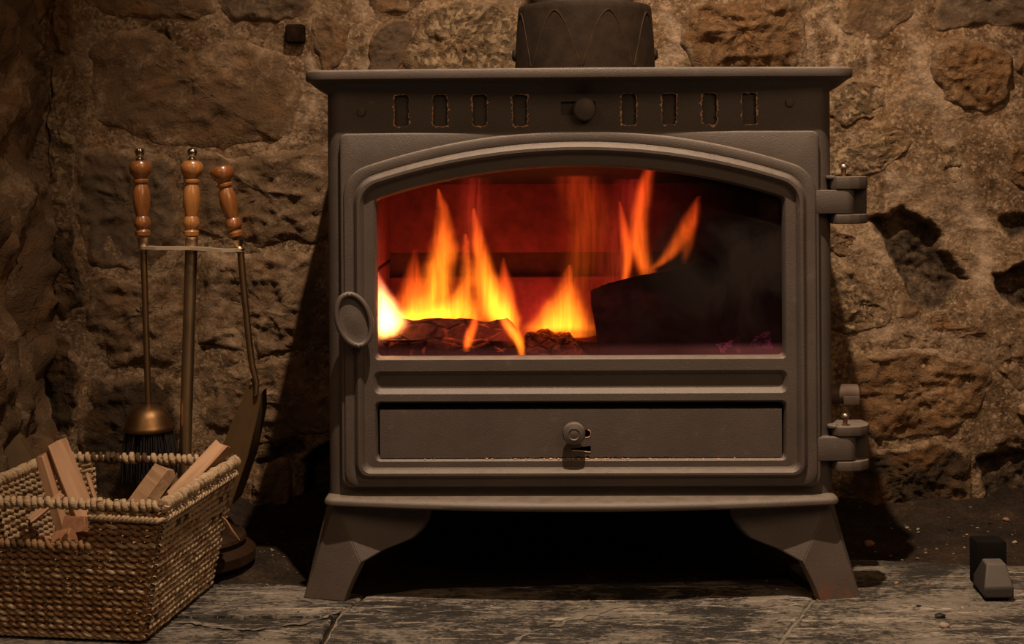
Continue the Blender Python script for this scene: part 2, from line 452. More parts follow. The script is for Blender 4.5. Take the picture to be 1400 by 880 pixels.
# wall coordinates: measured in the photograph's pixels on the plane of the wall, turned into metres by P(.., WY)
HOLLOWS = [   # hollows between the stones, soot and shade painted black: outline, depth (m)
    ([(1186, 290), (1230, 282), (1262, 300), (1290, 345), (1312, 385), (1300, 412), (1268, 418), (1232, 380), (1208, 345), (1190, 318)], 0.030),
    ([(1362, 375), (1385, 362), (1420, 358), (1450, 390), (1440, 440), (1400, 432), (1376, 410)], 0.030),
    ([(1366, 300), (1390, 296), (1420, 300), (1420, 318), (1380, 318)], 0.014),
    ([(405, 632), (425, 612), (452, 606), (470, 640), (470, 700), (420, 706), (406, 680)], 0.035),
    ([(338, 640), (372, 612), (400, 606), (402, 618), (372, 632), (350, 655)], 0.012),
    ([(224, 38), (236, 34), (242, 50), (236, 64), (226, 58)], 0.016),
    ([(1335, 620), (1400, 610), (1440, 640), (1440, 700), (1345, 695)], 0.022),
    ([(-20, 420), (30, 410), (60, 470), (70, 600), (20, 680), (-20, 680)], 0.012),
]
LIME = [      # limewash drips and smears: polyline, width, strength
    ([(1062, -10), (1075, 25), (1108, 45), (1112, 62), (1108, 95)], 7, 0.6),
    ([(1136, -10), (1131, 30), (1137, 60), (1136, 92)], 6, 0.75), ([(1178, 35), (1184, 60), (1187, 90)], 6, 0.75),
    ([(1250, 20), (1262, 70), (1255, 120), (1290, 150)], 26, 0.5), ([(1300, 190), (1318, 260), (1340, 330), (1338, 400)], 20, 0.65),
    ([(488, -10), (492, 30), (500, 60), (497, 92)], 12, 0.7), ([(412, 88), (426, 130), (420, 175)], 9, 0.6),
    ([(440, 0), (470, 50), (455, 95)], 22, 0.35), ([(905, 20), (930, 60), (905, 95)], 16, 0.6), ([(60, 120), (72, 170), (70, 220)], 8, 0.5),
    ([(120, 70), (170, 110), (300, 130), (400, 150)], 40, 0.3), ([(1150, 110), (1220, 130), (1245, 150)], 20, 0.4),
    ([(1230, 260), (1290, 270), (1330, 300)], 16, 0.4), ([(1150, 460), (1250, 450), (1350, 470)], 14, 0.3), ([(1150, 700), (1250, 706), (1400, 704)], 8, 0.35),
]
NX, NZ = 560, 380
gx = np.linspace(-90, 1520, NX); gy = np.linspace(-130, 745, NZ)
GX, GY = np.meshgrid(gx, gy)
wx, wz = GX * 0.00124, GY * 0.00124
warpx = GX + 26 * fbm(wx * 14, wz * 14, 50) * 2; warpy = GY + 26 * fbm(wx * 14, wz * 14, 60) * 2
H = 0.020 * fbm(wx * 3.2, wz * 3.2, 1, 6) * 2 + 0.007 * fbm(wx * 16, wz * 16, 11, 6) * 2 + 0.0025 * ridged(wx * 22, wz * 22, 21)
soot_shade = np.zeros_like(GX); lime = np.zeros_like(GX)
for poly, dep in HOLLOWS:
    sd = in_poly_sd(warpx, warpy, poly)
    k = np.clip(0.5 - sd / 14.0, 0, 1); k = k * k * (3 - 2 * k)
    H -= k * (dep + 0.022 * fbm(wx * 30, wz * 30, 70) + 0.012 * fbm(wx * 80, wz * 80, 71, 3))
    soot_shade = np.maximum(soot_shade, np.clip(k * (0.95 + 0.9 * fbm(wx * 25, wz * 25, 75)), 0, 0.95))  # soot in the hollows, with the shade under their overhangs painted in
for pts, w, st in LIME:
    d = stroke_d(warpx, warpy, pts)
    lime = np.maximum(lime, st * np.clip(1.2 - d / w, 0, 1) * np.clip(0.75 + 1.6 * fbm(wx * 20, wz * 20, 80), 0, 1))
lime = np.clip(lime + np.clip(fbm(wx * 5, wz * 5, 90) * 1.2 - 0.14, 0, 0.4), 0, 1)
soot_shade = np.clip(soot_shade + np.clip(fbm(wx * 4, wz * 4, 95) * 1.8 - 0.35 + 0.25 * (GX < 120) + 0.3 * (GY > 590), 0, 0.6), 0, 0.95)
def wall_h(px, py):
    i = np.clip((np.asarray(px) + 90) / 1610 * (NX - 1), 0, NX - 1).astype(int)
    j = np.clip((np.asarray(py) + 130) / 875 * (NZ - 1), 0, NZ - 1).astype(int)
    return H[j, i]
S = (CAM_D + WY) / 2100.0
def wall_pt(px, py, h):
    dx, du = px - 700.0, 210.0 - py
    return np.stack([CAM_X + (CB * dx + SB * du) * S, WY - h, CAM_Z + (-SB * dx + CB * du) * S], -1)
V = wall_pt(GX, GY, H).reshape(-1, 3)
ii = np.arange(NX * NZ).reshape(NZ, NX)
F = np.stack([ii[:-1, :-1], ii[1:, :-1], ii[1:, 1:], ii[:-1, 1:]], -1).reshape(-1, 4)
def grid_mesh(name, V, F, mats):
    me = bpy.data.meshes.new(name)
    me.vertices.add(len(V)); me.vertices.foreach_set('co', V.astype(np.float32).ravel())
    me.loops.add(F.size); me.loops.foreach_set('vertex_index', F.astype(np.int32).ravel())
    me.polygons.add(len(F)); me.polygons.foreach_set('loop_start', np.arange(0, F.size, F.shape[1], dtype=np.int32))
    me.update(calc_edges=True)
    me.polygons.foreach_set('use_smooth', [True] * len(F))
    for m in mats: me.materials.append(m)
    return me
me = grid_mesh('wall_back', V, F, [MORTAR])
for nm, arr in (('lime', lime), ('soot_shade', soot_shade)):
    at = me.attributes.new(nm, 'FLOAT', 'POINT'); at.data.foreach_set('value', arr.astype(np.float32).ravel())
wall_back = tag(link('wall_back', me), kind='structure')

STONES = [  # outline in photograph pixels, height above the mortar (mm), material, roughness
    ([(125, 62), (170, 36), (222, 42), (250, 70), (330, 52), (395, 80), (414, 140), (396, 186), (310, 204), (190, 192), (130, 160)], 15, S_BROWN, 1.0),
    ([(70, 84), (99, 78), (102, 180), (97, 284), (66, 282), (72, 200)], 12, S_GRANITE, 1.3),
    ([(58, -40), (100, -40), (103, 40), (96, 74), (62, 76)], 12, S_ORANGE, 1.2),
    ([(120, -60), (270, -60), (300, 20), (225, 30), (150, 26), (112, 0)], 12, S_BROWN, 1.0),
    ([(280, -60), (420, -60), (428, 10), (375, 30), (310, 28)], 10, S_GREY, 1.0),
    ([(246, 206), (330, 212), (440, 196), (462, 260), (455, 330), (340, 336), (262, 318)], 13, S_BROWN, 1.7),
    ([(112, 200), (180, 205), (236, 214), (250, 318), (200, 372), (120, 360), (100, 280)], 10, S_GREY, 1.2),
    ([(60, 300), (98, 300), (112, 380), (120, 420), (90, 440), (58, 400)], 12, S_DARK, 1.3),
    ([(128, 378), (205, 384), (262, 340), (266, 430), (240, 500), (150, 505), (118, 450)], 12, S_BROWN, 1.4),
    ([(274, 345), (450, 345), (455, 470), (350, 488), (268, 470)], 14, S_BROWN, 1.7),
    ([(272, 496), (350, 496), (455, 480), (455, 592), (360, 604), (285, 590), (262, 540)], 12, S_BROWN, 1.3),
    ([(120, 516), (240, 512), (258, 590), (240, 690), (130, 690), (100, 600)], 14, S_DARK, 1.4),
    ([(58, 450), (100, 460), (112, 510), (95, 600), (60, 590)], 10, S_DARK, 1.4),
    ([(345, 660), (362, 634), (398, 622), (402, 690), (372, 704), (335, 702)], 18, S_BROWN, 1.3),
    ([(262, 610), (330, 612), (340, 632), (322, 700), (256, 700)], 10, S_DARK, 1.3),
    ([(556, 66), (574, 30), (590, 4), (640, -6), (700, 8), (735, 20), (730, 100), (640, 110), (562, 104), (548, 84)], 20, S_GRANITE, 1.4),
    ([(508, 44), (540, 26), (566, 28), (572, 48), (552, 66), (546, 110), (500, 110), (502, 70)], 10, S_GREY, 0.7),
    ([(500, -70), (580, -70), (576, 0), (556, 18), (510, 22), (498, -20)], 10, S_BROWN, 1.0),
    ([(430, -70), (482, -70), (484, 10), (470, 90), (440, 110), (428, 60)], 8, S_BROWN, 1.0),
    ([(926, 20), (960, -8), (1050, -14), (1098, 10), (1106, 60), (1086, 102), (960, 106), (934, 70)], 26, S_ORANGE, 2.0),
    ([(640, -70), (900, -70), (905, -10), (720, -12), (650, -20)], 12, S_BROWN, 1.2),
    ([(920, -90), (1120, -90), (1118, -26), (940, -22)], 12, S_BROWN, 1.2),
    ([(1148, 112), (1180, 104), (1208, 118), (1212, 146), (1190, 164), (1150, 170), (1120, 150)], 12, S_GRANITE, 1.0),
    ([(1120, 214), (1180, 196), (1226, 178), (1246, 190), (1240, 214), (1196, 238), (1120, 250)], 14, S_GRANITE, 1.0),
    ([(1268, 62), (1300, 50), (1345, 56), (1380, 72), (1386, 100), (1372, 138), (1352, 158), (1318, 152), (1290, 138), (1274, 104)], 30, S_ORANGE, 1.4),
    ([(1392, 60), (1440, 50), (1450, 120), (1408, 122), (1390, 96)], 20, S_ORANGE, 1.2),
    ([(1278, -60), (1420, -60), (1440, 36), (1340, 36), (1276, 40)], 12, S_GREY, 1.0),
    ([(1150, -60), (1262, -60), (1250, 20), (1196, 60), (1150, 40)], 8, S_BROWN, 0.9),
    ([(1376, 196), (1420, 182), (1450, 240), (1400, 262), (1372, 240)], 20, S_ORANGE, 1.2),
    ([(1282, 196), (1304, 196), (1322, 250), (1316, 280), (1294, 262)], 14, S_GRANITE, 1.2),
    ([(1124, 300), (1168, 320), (1180, 345), (1150, 350), (1120, 340)], 10, S_BROWN, 1.0),
    ([(1120, 358), (1170, 366), (1214, 420), (1210, 446), (1150, 460), (1118, 440)], 14, S_GRANITE, 1.3),
    ([(1222, 398), (1262, 428), (1330, 424), (1344, 452), (1290, 470), (1226, 458)], 10, S_BROWN, 1.0),
    ([(1156, 486), (1230, 474), (1300, 482), (1352, 496), (1344, 560), (1300, 590), (1196, 606), (1150, 570)], 20, S_ORANGE, 1.6),
    ([(1360, 446), (1440, 450), (1440, 530), (1392, 536), (1358, 500)], 12, S_BROWN, 1.2),
    ([(1386, 548), (1440, 540), (1450, 610), (1406, 612)], 26, S_ORANGE, 1.0),
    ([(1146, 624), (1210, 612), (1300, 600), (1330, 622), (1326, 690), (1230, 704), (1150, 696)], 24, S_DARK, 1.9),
    ([(470, 710), (560, 690), (660, 700), (650, 735), (480, 735)], 12, S_BROWN, 1.2),
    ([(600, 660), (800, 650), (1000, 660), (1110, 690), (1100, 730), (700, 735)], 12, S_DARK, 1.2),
]
def stone_mesh(poly, h, rough, k):
    poly = np.array(poly, float); c = poly.mean(0)
    n = 110
    seg = np.r_[poly, poly[:1]]; L = np.r_[0, np.cumsum(np.hypot(*np.diff(seg, axis=0).T))]
    u = np.linspace(0, L[-1], n, endpoint=False)
    out = np.stack([np.interp(u, L, seg[:, 0]), np.interp(u, L, seg[:, 1])], -1)
    for _ in range(4): out = 0.5 * out + 0.25 * (np.roll(out, 1, 0) + np.roll(out, -1, 0))
    out += 9 * np.stack([fbm(out[:, 0] / 24, out[:, 1] / 24, 200 + k), fbm(out[:, 0] / 24, out[:, 1] / 24, 230 + k)], -1) * 2
    fr = np.r_[1.06, 1.03, 1.0, 0.97, 0.94, 0.90, 0.86, np.linspace(0.81, 0.05, 18)]
    hp = np.interp(fr, [0.0, 0.6, 0.85, 0.93, 1.0, 1.06], [1.05, 1.0, 0.85, 0.55, 0.0, -0.9])
    V, E = [], []
    for f, q in zip(fr, hp):
        xy = c + (out - c) * f
        amp = np.clip((1.04 - f) * 6, 0, 1)
        x, y = xy[:, 0] * 0.00124, xy[:, 1] * 0.00124
        z = wall_h(xy[:, 0], xy[:, 1]) * (0.5 + 0.5 * np.clip((f - 0.8) / 0.2, 0, 1)) + h * q + amp * rough * (0.012 * fbm(x * 14, y * 14, 300 + k, 5) + 0.004 * (ridged(x * 26, y * 26, 320 + k) - 0.8) + 0.009 * fbm(x * 55, y * 55, 340, 4))
        V.append(wall_pt(xy[:, 0], xy[:, 1], z)); E.append(np.full(n, np.clip((f - 0.72) / 0.32, 0, 1)))
    z = wall_h(c[0], c[1]) * 0.5 + h * 1.05
    V = np.concatenate(V + [wall_pt(np.array([c[0]]), np.array([c[1]]), np.array([z]))])
    E = np.concatenate(E + [np.zeros(1)])
    F = []
    for a in range(len(fr) - 1):
        for i in range(n):
            j = (i + 1) % n
            F.append((a * n + i, (a + 1) * n + i, (a + 1) * n + j, a * n + j))
    b = (len(fr) - 1) * n
    for i in range(n): F.append((b + i, len(V) - 1, b + (i + 1) % n))
    me = bpy.data.meshes.new('stone'); me.from_pydata(V.tolist(), [], F)
    me.polygons.foreach_set('use_smooth', [True] * len(F)); me.update()
    at = me.attributes.new('smear', 'FLOAT', 'POINT'); at.data.foreach_set('value', E.astype(np.float32))
    return me
for k, (poly, h, m, rough) in enumerate(STONES):
    me = stone_mesh(poly, h * 0.00062, rough, k)
    me.materials.append(m)
    link('stone', me, wall_back)

def rough_slab(name, c0, c1, axis, mat, amp=0.012, n=46, seed=0):
    """a rough masonry face with depth: a box whose faces are uneven"""
    bm = bmesh.new(); bmesh.ops.create_cube(bm, size=1)
    c0, c1 = Vector(c0), Vector(c1)
    for v in bm.verts: v.co = Vector([(a + b) / 2 + q * (b - a) for a, b, q in zip(c0, c1, v.co)])
    bmesh.ops.subdivide_edges(bm, edges=bm.edges[:], cuts=n, use_grid_fill=True)
    for v in bm.verts:
        q = v.co * 9 + Vector((seed, 0, 0))
        v.co += Vector((1, 0.4, 0.1)) * amp * (mnoise.fractal(q, 0.7, 2.1, 6)) * 0.9
    mb = MB(); mb.bm(bm)
    return mb.build(name, mat, smooth=60)
wl = tag(rough_slab('wall_left', (-1.12, -0.05, -0.02), (-0.885, WY + 0.05, 1.06), 0, S_BROWN, 0.045, 70, 3), kind='structure')
wr = tag(rough_slab('wall_right', (0.885, 0.08, -0.02), (1.12, WY + 0.05, 1.06), 0, S_BROWN, 0.045, 70, 9), kind='structure')
# floor -------------------------------------------------------------
FN = (240, 150)
fx = np.linspace(-1.25, 1.25, FN[0]); fy = np.linspace(-0.95, 0.58, FN[1])
FX, FY = np.meshgrid(fx, fy)
FH = -0.010 + 0.006 * fbm(FX * 9, FY * 9, 400) + 0.003 * fbm(FX * 50, FY * 50, 410, 3)
FH += 0.012 * np.clip((FY - 0.13) / 0.1, 0, 1) * (0.7 + fbm(FX * 12, FY * 12, 420))
FH += 0.035 * np.clip((FY - 0.40) / 0.11, 0, 1) ** 2 * (0.8 + fbm(FX * 14, FY * 14, 430))
FH = np.where(FY < 0.12, np.minimum(FH, -0.006), FH)
V = np.stack([FX, FY, FH], -1).reshape(-1, 3)
ii = np.arange(FN[0] * FN[1]).reshape(FN[1], FN[0])
F = np.stack([ii[:-1, :-1], ii[:-1, 1:], ii[1:, 1:], ii[1:, :-1]], -1).reshape(-1, 4)
floor = tag(link('floor', grid_mesh('floor', V, F, [EARTH])), kind='structure')
def slab(name, pts, top, mat, thick=0.02, seed=0):
    """uneven slate slab with worn, slightly ragged edges"""
    pts = [Vector((p[0], p[1], 0)) for p in pts]
    dense = []
    for a, b in zip(pts, pts[1:] + pts[:1]):
        k = max(2, int((b - a).length / 0.012)); nrm = (b - a).normalized().cross(Vector((0, 0, 1)))
        for i in range(k):
            p = a.lerp(b, i / k); w = 0 if i == 0 else 1
            dense.append(p + nrm * w * 0.0035 * mnoise.noise(p * 40 + Vector((seed, 0, 0))))
    c = sum(dense, Vector()) / len(dense)
    r0 = [p + Vector((0, 0, top - thick)) for p in dense]
    r1 = [p + Vector((0, 0, top - 0.0025)) for p in dense]
    r2 = [p + (c - p).normalized() * 0.0028 + Vector((0, 0, top)) for p in dense]
    mb = MB(); mb.rings([r0, r1, r2], True, True, True)
    return mb.build(name, mat, floor, 30)
g = 0.0022
def q(*pp): return [FL(*p)[:2] for p in pp]
# hearth of slate slabs; joints as they run in the photograph
j1a, j1b = FL(474, 829), FL(448, 878)
j2a, j2b = FL(1118, 812), FL(1062, 884)
j1c, j2c = j1b + (j1b - j1a) * 6, j2b + (j2b - j2a) * 5
BK = 0.105
slab('slate_slab', [(-1.2, -0.055), (j1a.x - 0.012, -0.075), (j1a.x + 0.018, 0.02), (-0.405, 0.073), (-0.455, 0.083), (-1.2, 0.07)], 0.0, SLATE, 0.02, 1)
slab('slate_slab', [(-1.2, -0.90), (j1c.x - g, -0.90), (j1a.x - 0.014, -0.080), (-1.2, -0.061)], -0.001, SLATE, 0.02, 2)
slab('slate_slab', [(j1c.x + g, -0.90), (j2c.x - g, -0.90), (j2b.x - g, j2b.y), (j2a.x - g, j2a.y), (0.30, 0.09), (-0.22, 0.05), (j1a.x + 0.022, 0.018), (j1a.x - 0.004, -0.075)], 0.0005, SLATE, 0.02, 3)
slab('slate_slab', [(j2c.x + g, -0.90), (1.2, -0.90), (1.2, 0.125), (0.62, 0.15), (0.40, 0.19), (0.31, 0.16), (j2a.x + g, j2a.y), (j2b.x + g, j2b.y)], 0.001, SLATE, 0.02, 4)
mb = MB()
for a, b, w in ((j1a, j1c, 0.004), (j2a, j2c, 0.0028)):
    d = (b - a).normalized(); nn = Vector((-d.y, d.x, 0))
    A = [a + d * (b - a).length * t + nn * w * (1 + 0.5 * mnoise.noise(Vector((t * 30, w * 99, 0)))) for t in np.linspace(0, 1, 60)]
    B = [a + d * (b - a).length * t - nn * w * (1 + 0.5 * mnoise.noise(Vector((t * 30, w * 55, 4)))) for t in np.linspace(0, 1, 60)]
    for p in A + B: p.z = -0.0012
    mb.rings([A, B], False)
for pts, w in (([(232, 850), (290, 856), (345, 862), (410, 853), (478, 832)], 0.006), ([(476, 833), (560, 838), (640, 836), (700, 842)], 0.003),
               ([(690, 884), (735, 862), (790, 846), (850, 831), (930, 826)], 0.006), ([(930, 826), (1000, 832), (1090, 826)], 0.003), ([(1180, 850), (1240, 838), (1330, 842), (1400, 856)], 0.006)):
    q_ = [FL(*p) for p in pts]; A, B = [], []
    for i in range(len(q_) - 1):
        for t_ in np.linspace(0, 1, 26, endpoint=False):
            p_ = q_[i].lerp(q_[i + 1], t_); d_ = (q_[i + 1] - q_[i]).normalized(); n_ = Vector((-d_.y, d_.x, 0))
            o_ = n_ * 0.006 * mnoise.noise(p_ * 30)
            k1 = max(0.0002, w * (0.35 + 1.5 * mnoise.noise(p_ * 70))); k2 = max(0.0002, w * (0.35 + 1.5 * mnoise.noise(p_ * 70 + Vector((9, 0, 0)))))
            A.append(p_ + o_ + n_ * k1 + Vector((0, 0, 0.0013))); B.append(p_ + o_ - n_ * k2 + Vector((0, 0, 0.0013)))
    mb.rings([A, B], False)
mb.build('joint_mortar', GROUT, floor)
# low dark ledge along the foot of the wall, left of the stove
mb = MB(); mb.box(P(338, 712, 0.46) - Vector((0, 0, 0.02)), Vector((X(470, 0.46), 0.50, Z(703, 0.46))), 0.004)
tag(mb.build('baseboard_back', m_plain('tarred_wood', (0.03, 0.018, 0.011), 0.7)), kind='structure')

# ------------------------------------------------------------------ the stove
stove = tag(empty('wood_stove', (0, 0, 0), R(-1.0)), 'large grey-brown cast iron wood stove with arched glass door, lit fire inside', 'stove')
def contour(hw, top, Rr, bot, rt, rb, nb=14, nc=6, ns=14, nt=10, na=30):
    """right half then mirrored: bottom centre -> side -> arched top; (x, z)"""
    zc = top - Rr
    fcx = hw - rt; fcz = zc + math.sqrt((Rr - rt) ** 2 - fcx ** 2)
    phi = math.atan2(fcz - zc, fcx)
    h = []
    h += [(x, bot) for x in np.linspace(0, hw - rb, nb, endpoint=False)]
    h += [(hw - rb + rb * math.sin(a), bot + rb - rb * math.cos(a)) for a in np.linspace(0, math.pi / 2, nc, endpoint=False)]
    h += [(hw, z) for z in np.linspace(bot + rb, fcz, ns, endpoint=False)]
    h += [(fcx + rt * math.cos(a), fcz + rt * math.sin(a)) for a in np.linspace(0, phi, nt, endpoint=False)]
    h += [(Rr * math.cos(a), zc + Rr * math.sin(a)) for a in np.linspace(phi, math.pi / 2, na)]
    return h + [(-x, z) for x, z in h[-2:0:-1]]
def xz(c, y, cx=0.0): return [Vector((x + cx, y, z)) for x, z in c]
def fill(outer, holes, normal, y, cx=0.0):
    flat, loops = [], []
    for c in [outer] + holes:
        loops.append(list(range(len(flat), len(flat) + len(c)))); flat += [Vector((x, z)) for x, z in c]
    vv, _, ff, _, _, orig = delaunay_2d_cdt(flat, [], loops, 1, 1e-7)
    bm = bmesh.new(); vs = [bm.verts.new((p.x, y, p.y)) for p in vv]
    for t, o in zip(ff, orig):
        if list(o) == [0]: bm.faces.new([vs[i] for i in t])
    return bm
def rrect(x0, x1, z0, z1, r, n=4):
    pts = []
    for cx, cz, a0 in ((x1 - r, z0 + r, -90), (x1 - r, z1 - r, 0), (x0 + r, z1 - r, 90), (x0 + r, z0 + r, 180)):
        pts += [(cx + r * math.cos(R(a0 + 90 * i / n)), cz + r * math.sin(R(a0 + 90 * i / n))) for i in range(n + 1)]
    return pts
def loc(o): return o
BZ0, BZ1 = 0.140, 0.712
# body casing: rounded front corners, sides, back, with the fire opening
mb = MB()
plan = [(0.326 + 0.020 * math.sin(a), 0.020 - 0.020 * math.cos(a)) for a in np.linspace(0, math.pi / 2, 8)] + [(0.346, 0.10), (0.346, 0.25), (0.346, 0.41), (0.33, 0.42)]
SLOTS = [549, 602, 656, 711, 860, 915, 970, 1024]
FRONT_Z = Z(183)
for sx in (-1, 1): mb.rings([[Vector((sx * x, y, z)) for x, y in plan] for z in (BZ0, BZ1)], False)
mb.add([(-0.33, 0.42, BZ0), (0.33, 0.42, BZ0), (0.33, 0.42, BZ1), (-0.33, 0.42, BZ1)], [(0, 1, 2, 3)])
mb.bm(fill(rrect(-0.326, 0.326, BZ0, FRONT_Z, 0.0005, 1), [rrect(-0.286, 0.286, 0.165, 0.60, 0.004, 2)], (0, -1, 0), 0.0))
op = rrect(-0.286, 0.286, 0.165, 0.60, 0.004, 2)
mb.rings([xz(op, 0.0), xz(op, 0.012)])
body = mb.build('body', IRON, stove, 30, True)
# upper vent panel with its row of slots and the slider slot
mb = MB()
def ragged(cx, z0, z1, hw, k, n=13):
    base = rrect(cx - hw, cx + hw, z0, z1, 0.004, 3)
    d = []
    for a, b in zip(base, base[1:] + base[:1]):
        m = max(1, int(math.hypot(b[0] - a[0], b[1] - a[1]) / 0.0022))
        d += [(a[0] + (b[0] - a[0]) * i / m, a[1] + (b[1] - a[1]) * i / m) for i in range(m)]
    ins, out = [], []
    for x, z in d:
        r = 0.0018 * mnoise.noise(Vector((x * 420, z * 420, k))) ; r2 = abs(mnoise.noise(Vector((x * 300, z * 300, k + 9))))
        s = 1 if True else 0
        vx, vz = x - cx, z - (z0 + z1) / 2; L = math.hypot(vx / hw, vz / ((z1 - z0) / 2))
        ins.append((x + r * vx / hw, z + r * vz / 0.022))
        w = 0.0003 + 0.0062 * max(0.0, r2 - 0.12 + 0.22 * mnoise.noise(Vector((x * 90, z * 90, k))))
        out.append((x + (r + w) * (1 if vx > 0 else -1) * (abs(vx) > hw * 0.8), z + (r + w) * (1 if vz > 0 else -1) * (abs(vz) > (z1 - z0) / 2 * 0.85)))
    return ins, out
ins_l, out_l = [], []
for k, px in enumerate(SLOTS):
    i_, o_ = ragged(X(px), Z(172), Z(129), 0.0098, k * 7.1)
    ins_l.append(i_); out_l.append(o_)
slide = rrect(X(767), X(815), Z(158), Z(139), 0.003, 3)
PZ0, PZ1 = FRONT_Z, BZ1
mb.bm(fill(rrect(-0.326, 0.326, PZ0, PZ1, 0.0005, 1), out_l + [slide], (0, -1, 0), 0.0))
for i_, o_ in zip(ins_l, out_l):
    mb.rings([xz(o_, 0.0), xz(i_, 0.0006)], mat=1)
    mb.rings([xz(i_, 0.0006), xz(i_, 0.006)], mat=2)
mb.rings([xz(slide, 0.0), xz(slide, 0.006)])
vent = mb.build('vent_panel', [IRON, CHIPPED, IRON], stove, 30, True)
mb = MB(); mb.box((-0.31, 0.0065, Z(178)), (0.31, 0.010, Z(112)), 0)
mb.build('slider_plate', m_iron('slider_iron', 0.7), vent, 30, True)
def add_knob(name, px, py, y0, y1, r, mat, parent, boss=False):
    mb = MB(); c = Vector((X(px, y1), 0, Z(py, y1)))
    prof = [(r * 0.35, 0), (r * 0.35, (y0 - y1) * 0.45), (r * 0.9, (y0 - y1) * 0.5), (r, (y0 - y1) * 0.62), (r, (y0 - y1) * 0.86), (r * 0.9, (y0 - y1) * 0.97)]
    if boss: prof += [(r * 0.5, (y0 - y1) * 1.06), (r * 0.42, (y0 - y1) * 1.0), (r * 0.36, (y0 - y1) * 1.02), (0, (y0 - y1) * 1.03)]
    else: prof += [(r * 0.84, (y0 - y1)), (0, (y0 - y1) * 1.01)]
    mb.lathe(prof, c + Vector((0, y0, 0)), c + Vector((0, y1, 0)), 36)
    return mb.build(name, mat, parent, 40, True)
add_knob('slider_knob', 800, 150, 0.007, -0.016, 0.0158, IRON, vent)
for px, py in ((494, 152), (1079, 143)):
    mb = MB(); c = Vector((X(px), 0, Z(py)))
    mb.lathe([(0.0062, 0), (0.0062, 0.002), (0.005, 0.0038), (0, 0.0042)], c + Vector((0, 0.001, 0)), c + Vector((0, -1, 0)), 16)
    mb.build('screw', IRON, vent, 40, True)
# top plate with bowed front and coved underside
def bowed(hw, front, sag, rc, back):
    Rr = (hw * hw + sag * sag) / (2 * sag)
    return contour(hw, front, Rr, -back, rc, 0.006, 14, 4, 12, 12, 30)
def xy(c, z): return [Vector((x, -y, z)) for x, y in c]
TZ = 0.7225
mb = MB()
mb.rings([xy(bowed(0.3460, 0.001, 0.003, 0.02, 0.425), 0.690),
          xy(bowed(0.3490, 0.002, 0.004, 0.022, 0.425), 0.692),
          xy(bowed(0.3570, 0.004, 0.005, 0.024, 0.427), 0.6965),
          xy(bowed(0.3660, 0.008, 0.006, 0.028, 0.430), 0.703),
          xy(bowed(0.3710, 0.020, 0.010, 0.030, 0.432), 0.7075),
          xy(bowed(0.3725, 0.0450, 0.0215, 0.031, 0.433), 0.7085),
          xy(bowed(0.3735, 0.0475, 0.0220, 0.032, 0.434), 0.7100),
          xy(bowed(0.3735, 0.0480, 0.0220, 0.032, 0.434), 0.7120),
          xy(bowed(0.3735, 0.0480, 0.0220, 0.032, 0.434), TZ - 0.003),
          xy(bowed(0.3727, 0.0470, 0.0220, 0.032, 0.433), TZ - 0.001),
          xy(bowed(0.3700, 0.0445, 0.0215, 0.031, 0.431), TZ)], True, True, True)
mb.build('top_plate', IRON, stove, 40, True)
# flue collar with arched relief, and the pipe
FC = Vector((0.0155, 0.20, 0)); FR0, FR1 = 0.1042, 0.0998
mb = MB()
mb.lathe([(0.112, 0), (0.112, 0.006), (FR0, 0.010), (FR0 - 0.001, 0.05), (FR1, 0.097), (FR1 - 0.001, 0.103), (FR1 - 0.004, 0.106), (0.088, 0.107), (0.086, 0.06)], FC + Vector((0, 0, TZ - 0.001)), FC + Vector((0, 0, 2)), 64)
for a in (-1, 1):
    mb.lathe([(0.009, 0), (0.009, 0.006), (0.006, 0.009), (0, 0.0092)], FC + Vector((a * 0.1, 0, 0.755)), FC + Vector((a * 2, 0, 0.755)), 12)
SOOTY = m_plain('soot_brown_iron', (0.022, 0.0135, 0.008), 0.8, 0.3, 60, 0.15)
collar = mb.build('flue_collar', SOOTY, stove, 40, True)
for k in range(8):
    a0 = R(-27 + 45 * k - 90)
    pts = []
    for t in np.linspace(-1, 1, 25):
        zt = 0.012 + 0.080 * (1 - abs(t) ** 1.7)
        r = FR0 + (FR1 - FR0) * zt / 0.10 + 0.0003
        a = a0 + R(21.5) * t
        pts.append(FC + Vector((r * math.cos(a), r * math.sin(a), TZ + zt)))
    mb = MB(); mb.tube(pts, 0.0011, 6); mb.build('arch_relief', m_plain('worn_brown_iron', (0.042, 0.026, 0.014), 0.8, 0.3, 60, 0.1) if k == 0 else bpy.data.materials['worn_brown_iron'], collar, 60, True)
mb = MB(); mb.lathe([(0.071, 0), (0.071, 0.5), (0.068, 0.5), (0.068, 0.0)], FC + Vector((0, 0, TZ)), FC + Vector((0, 0, 2)), 48)
mb.build('flue_pipe', IRON, stove, 40, True)
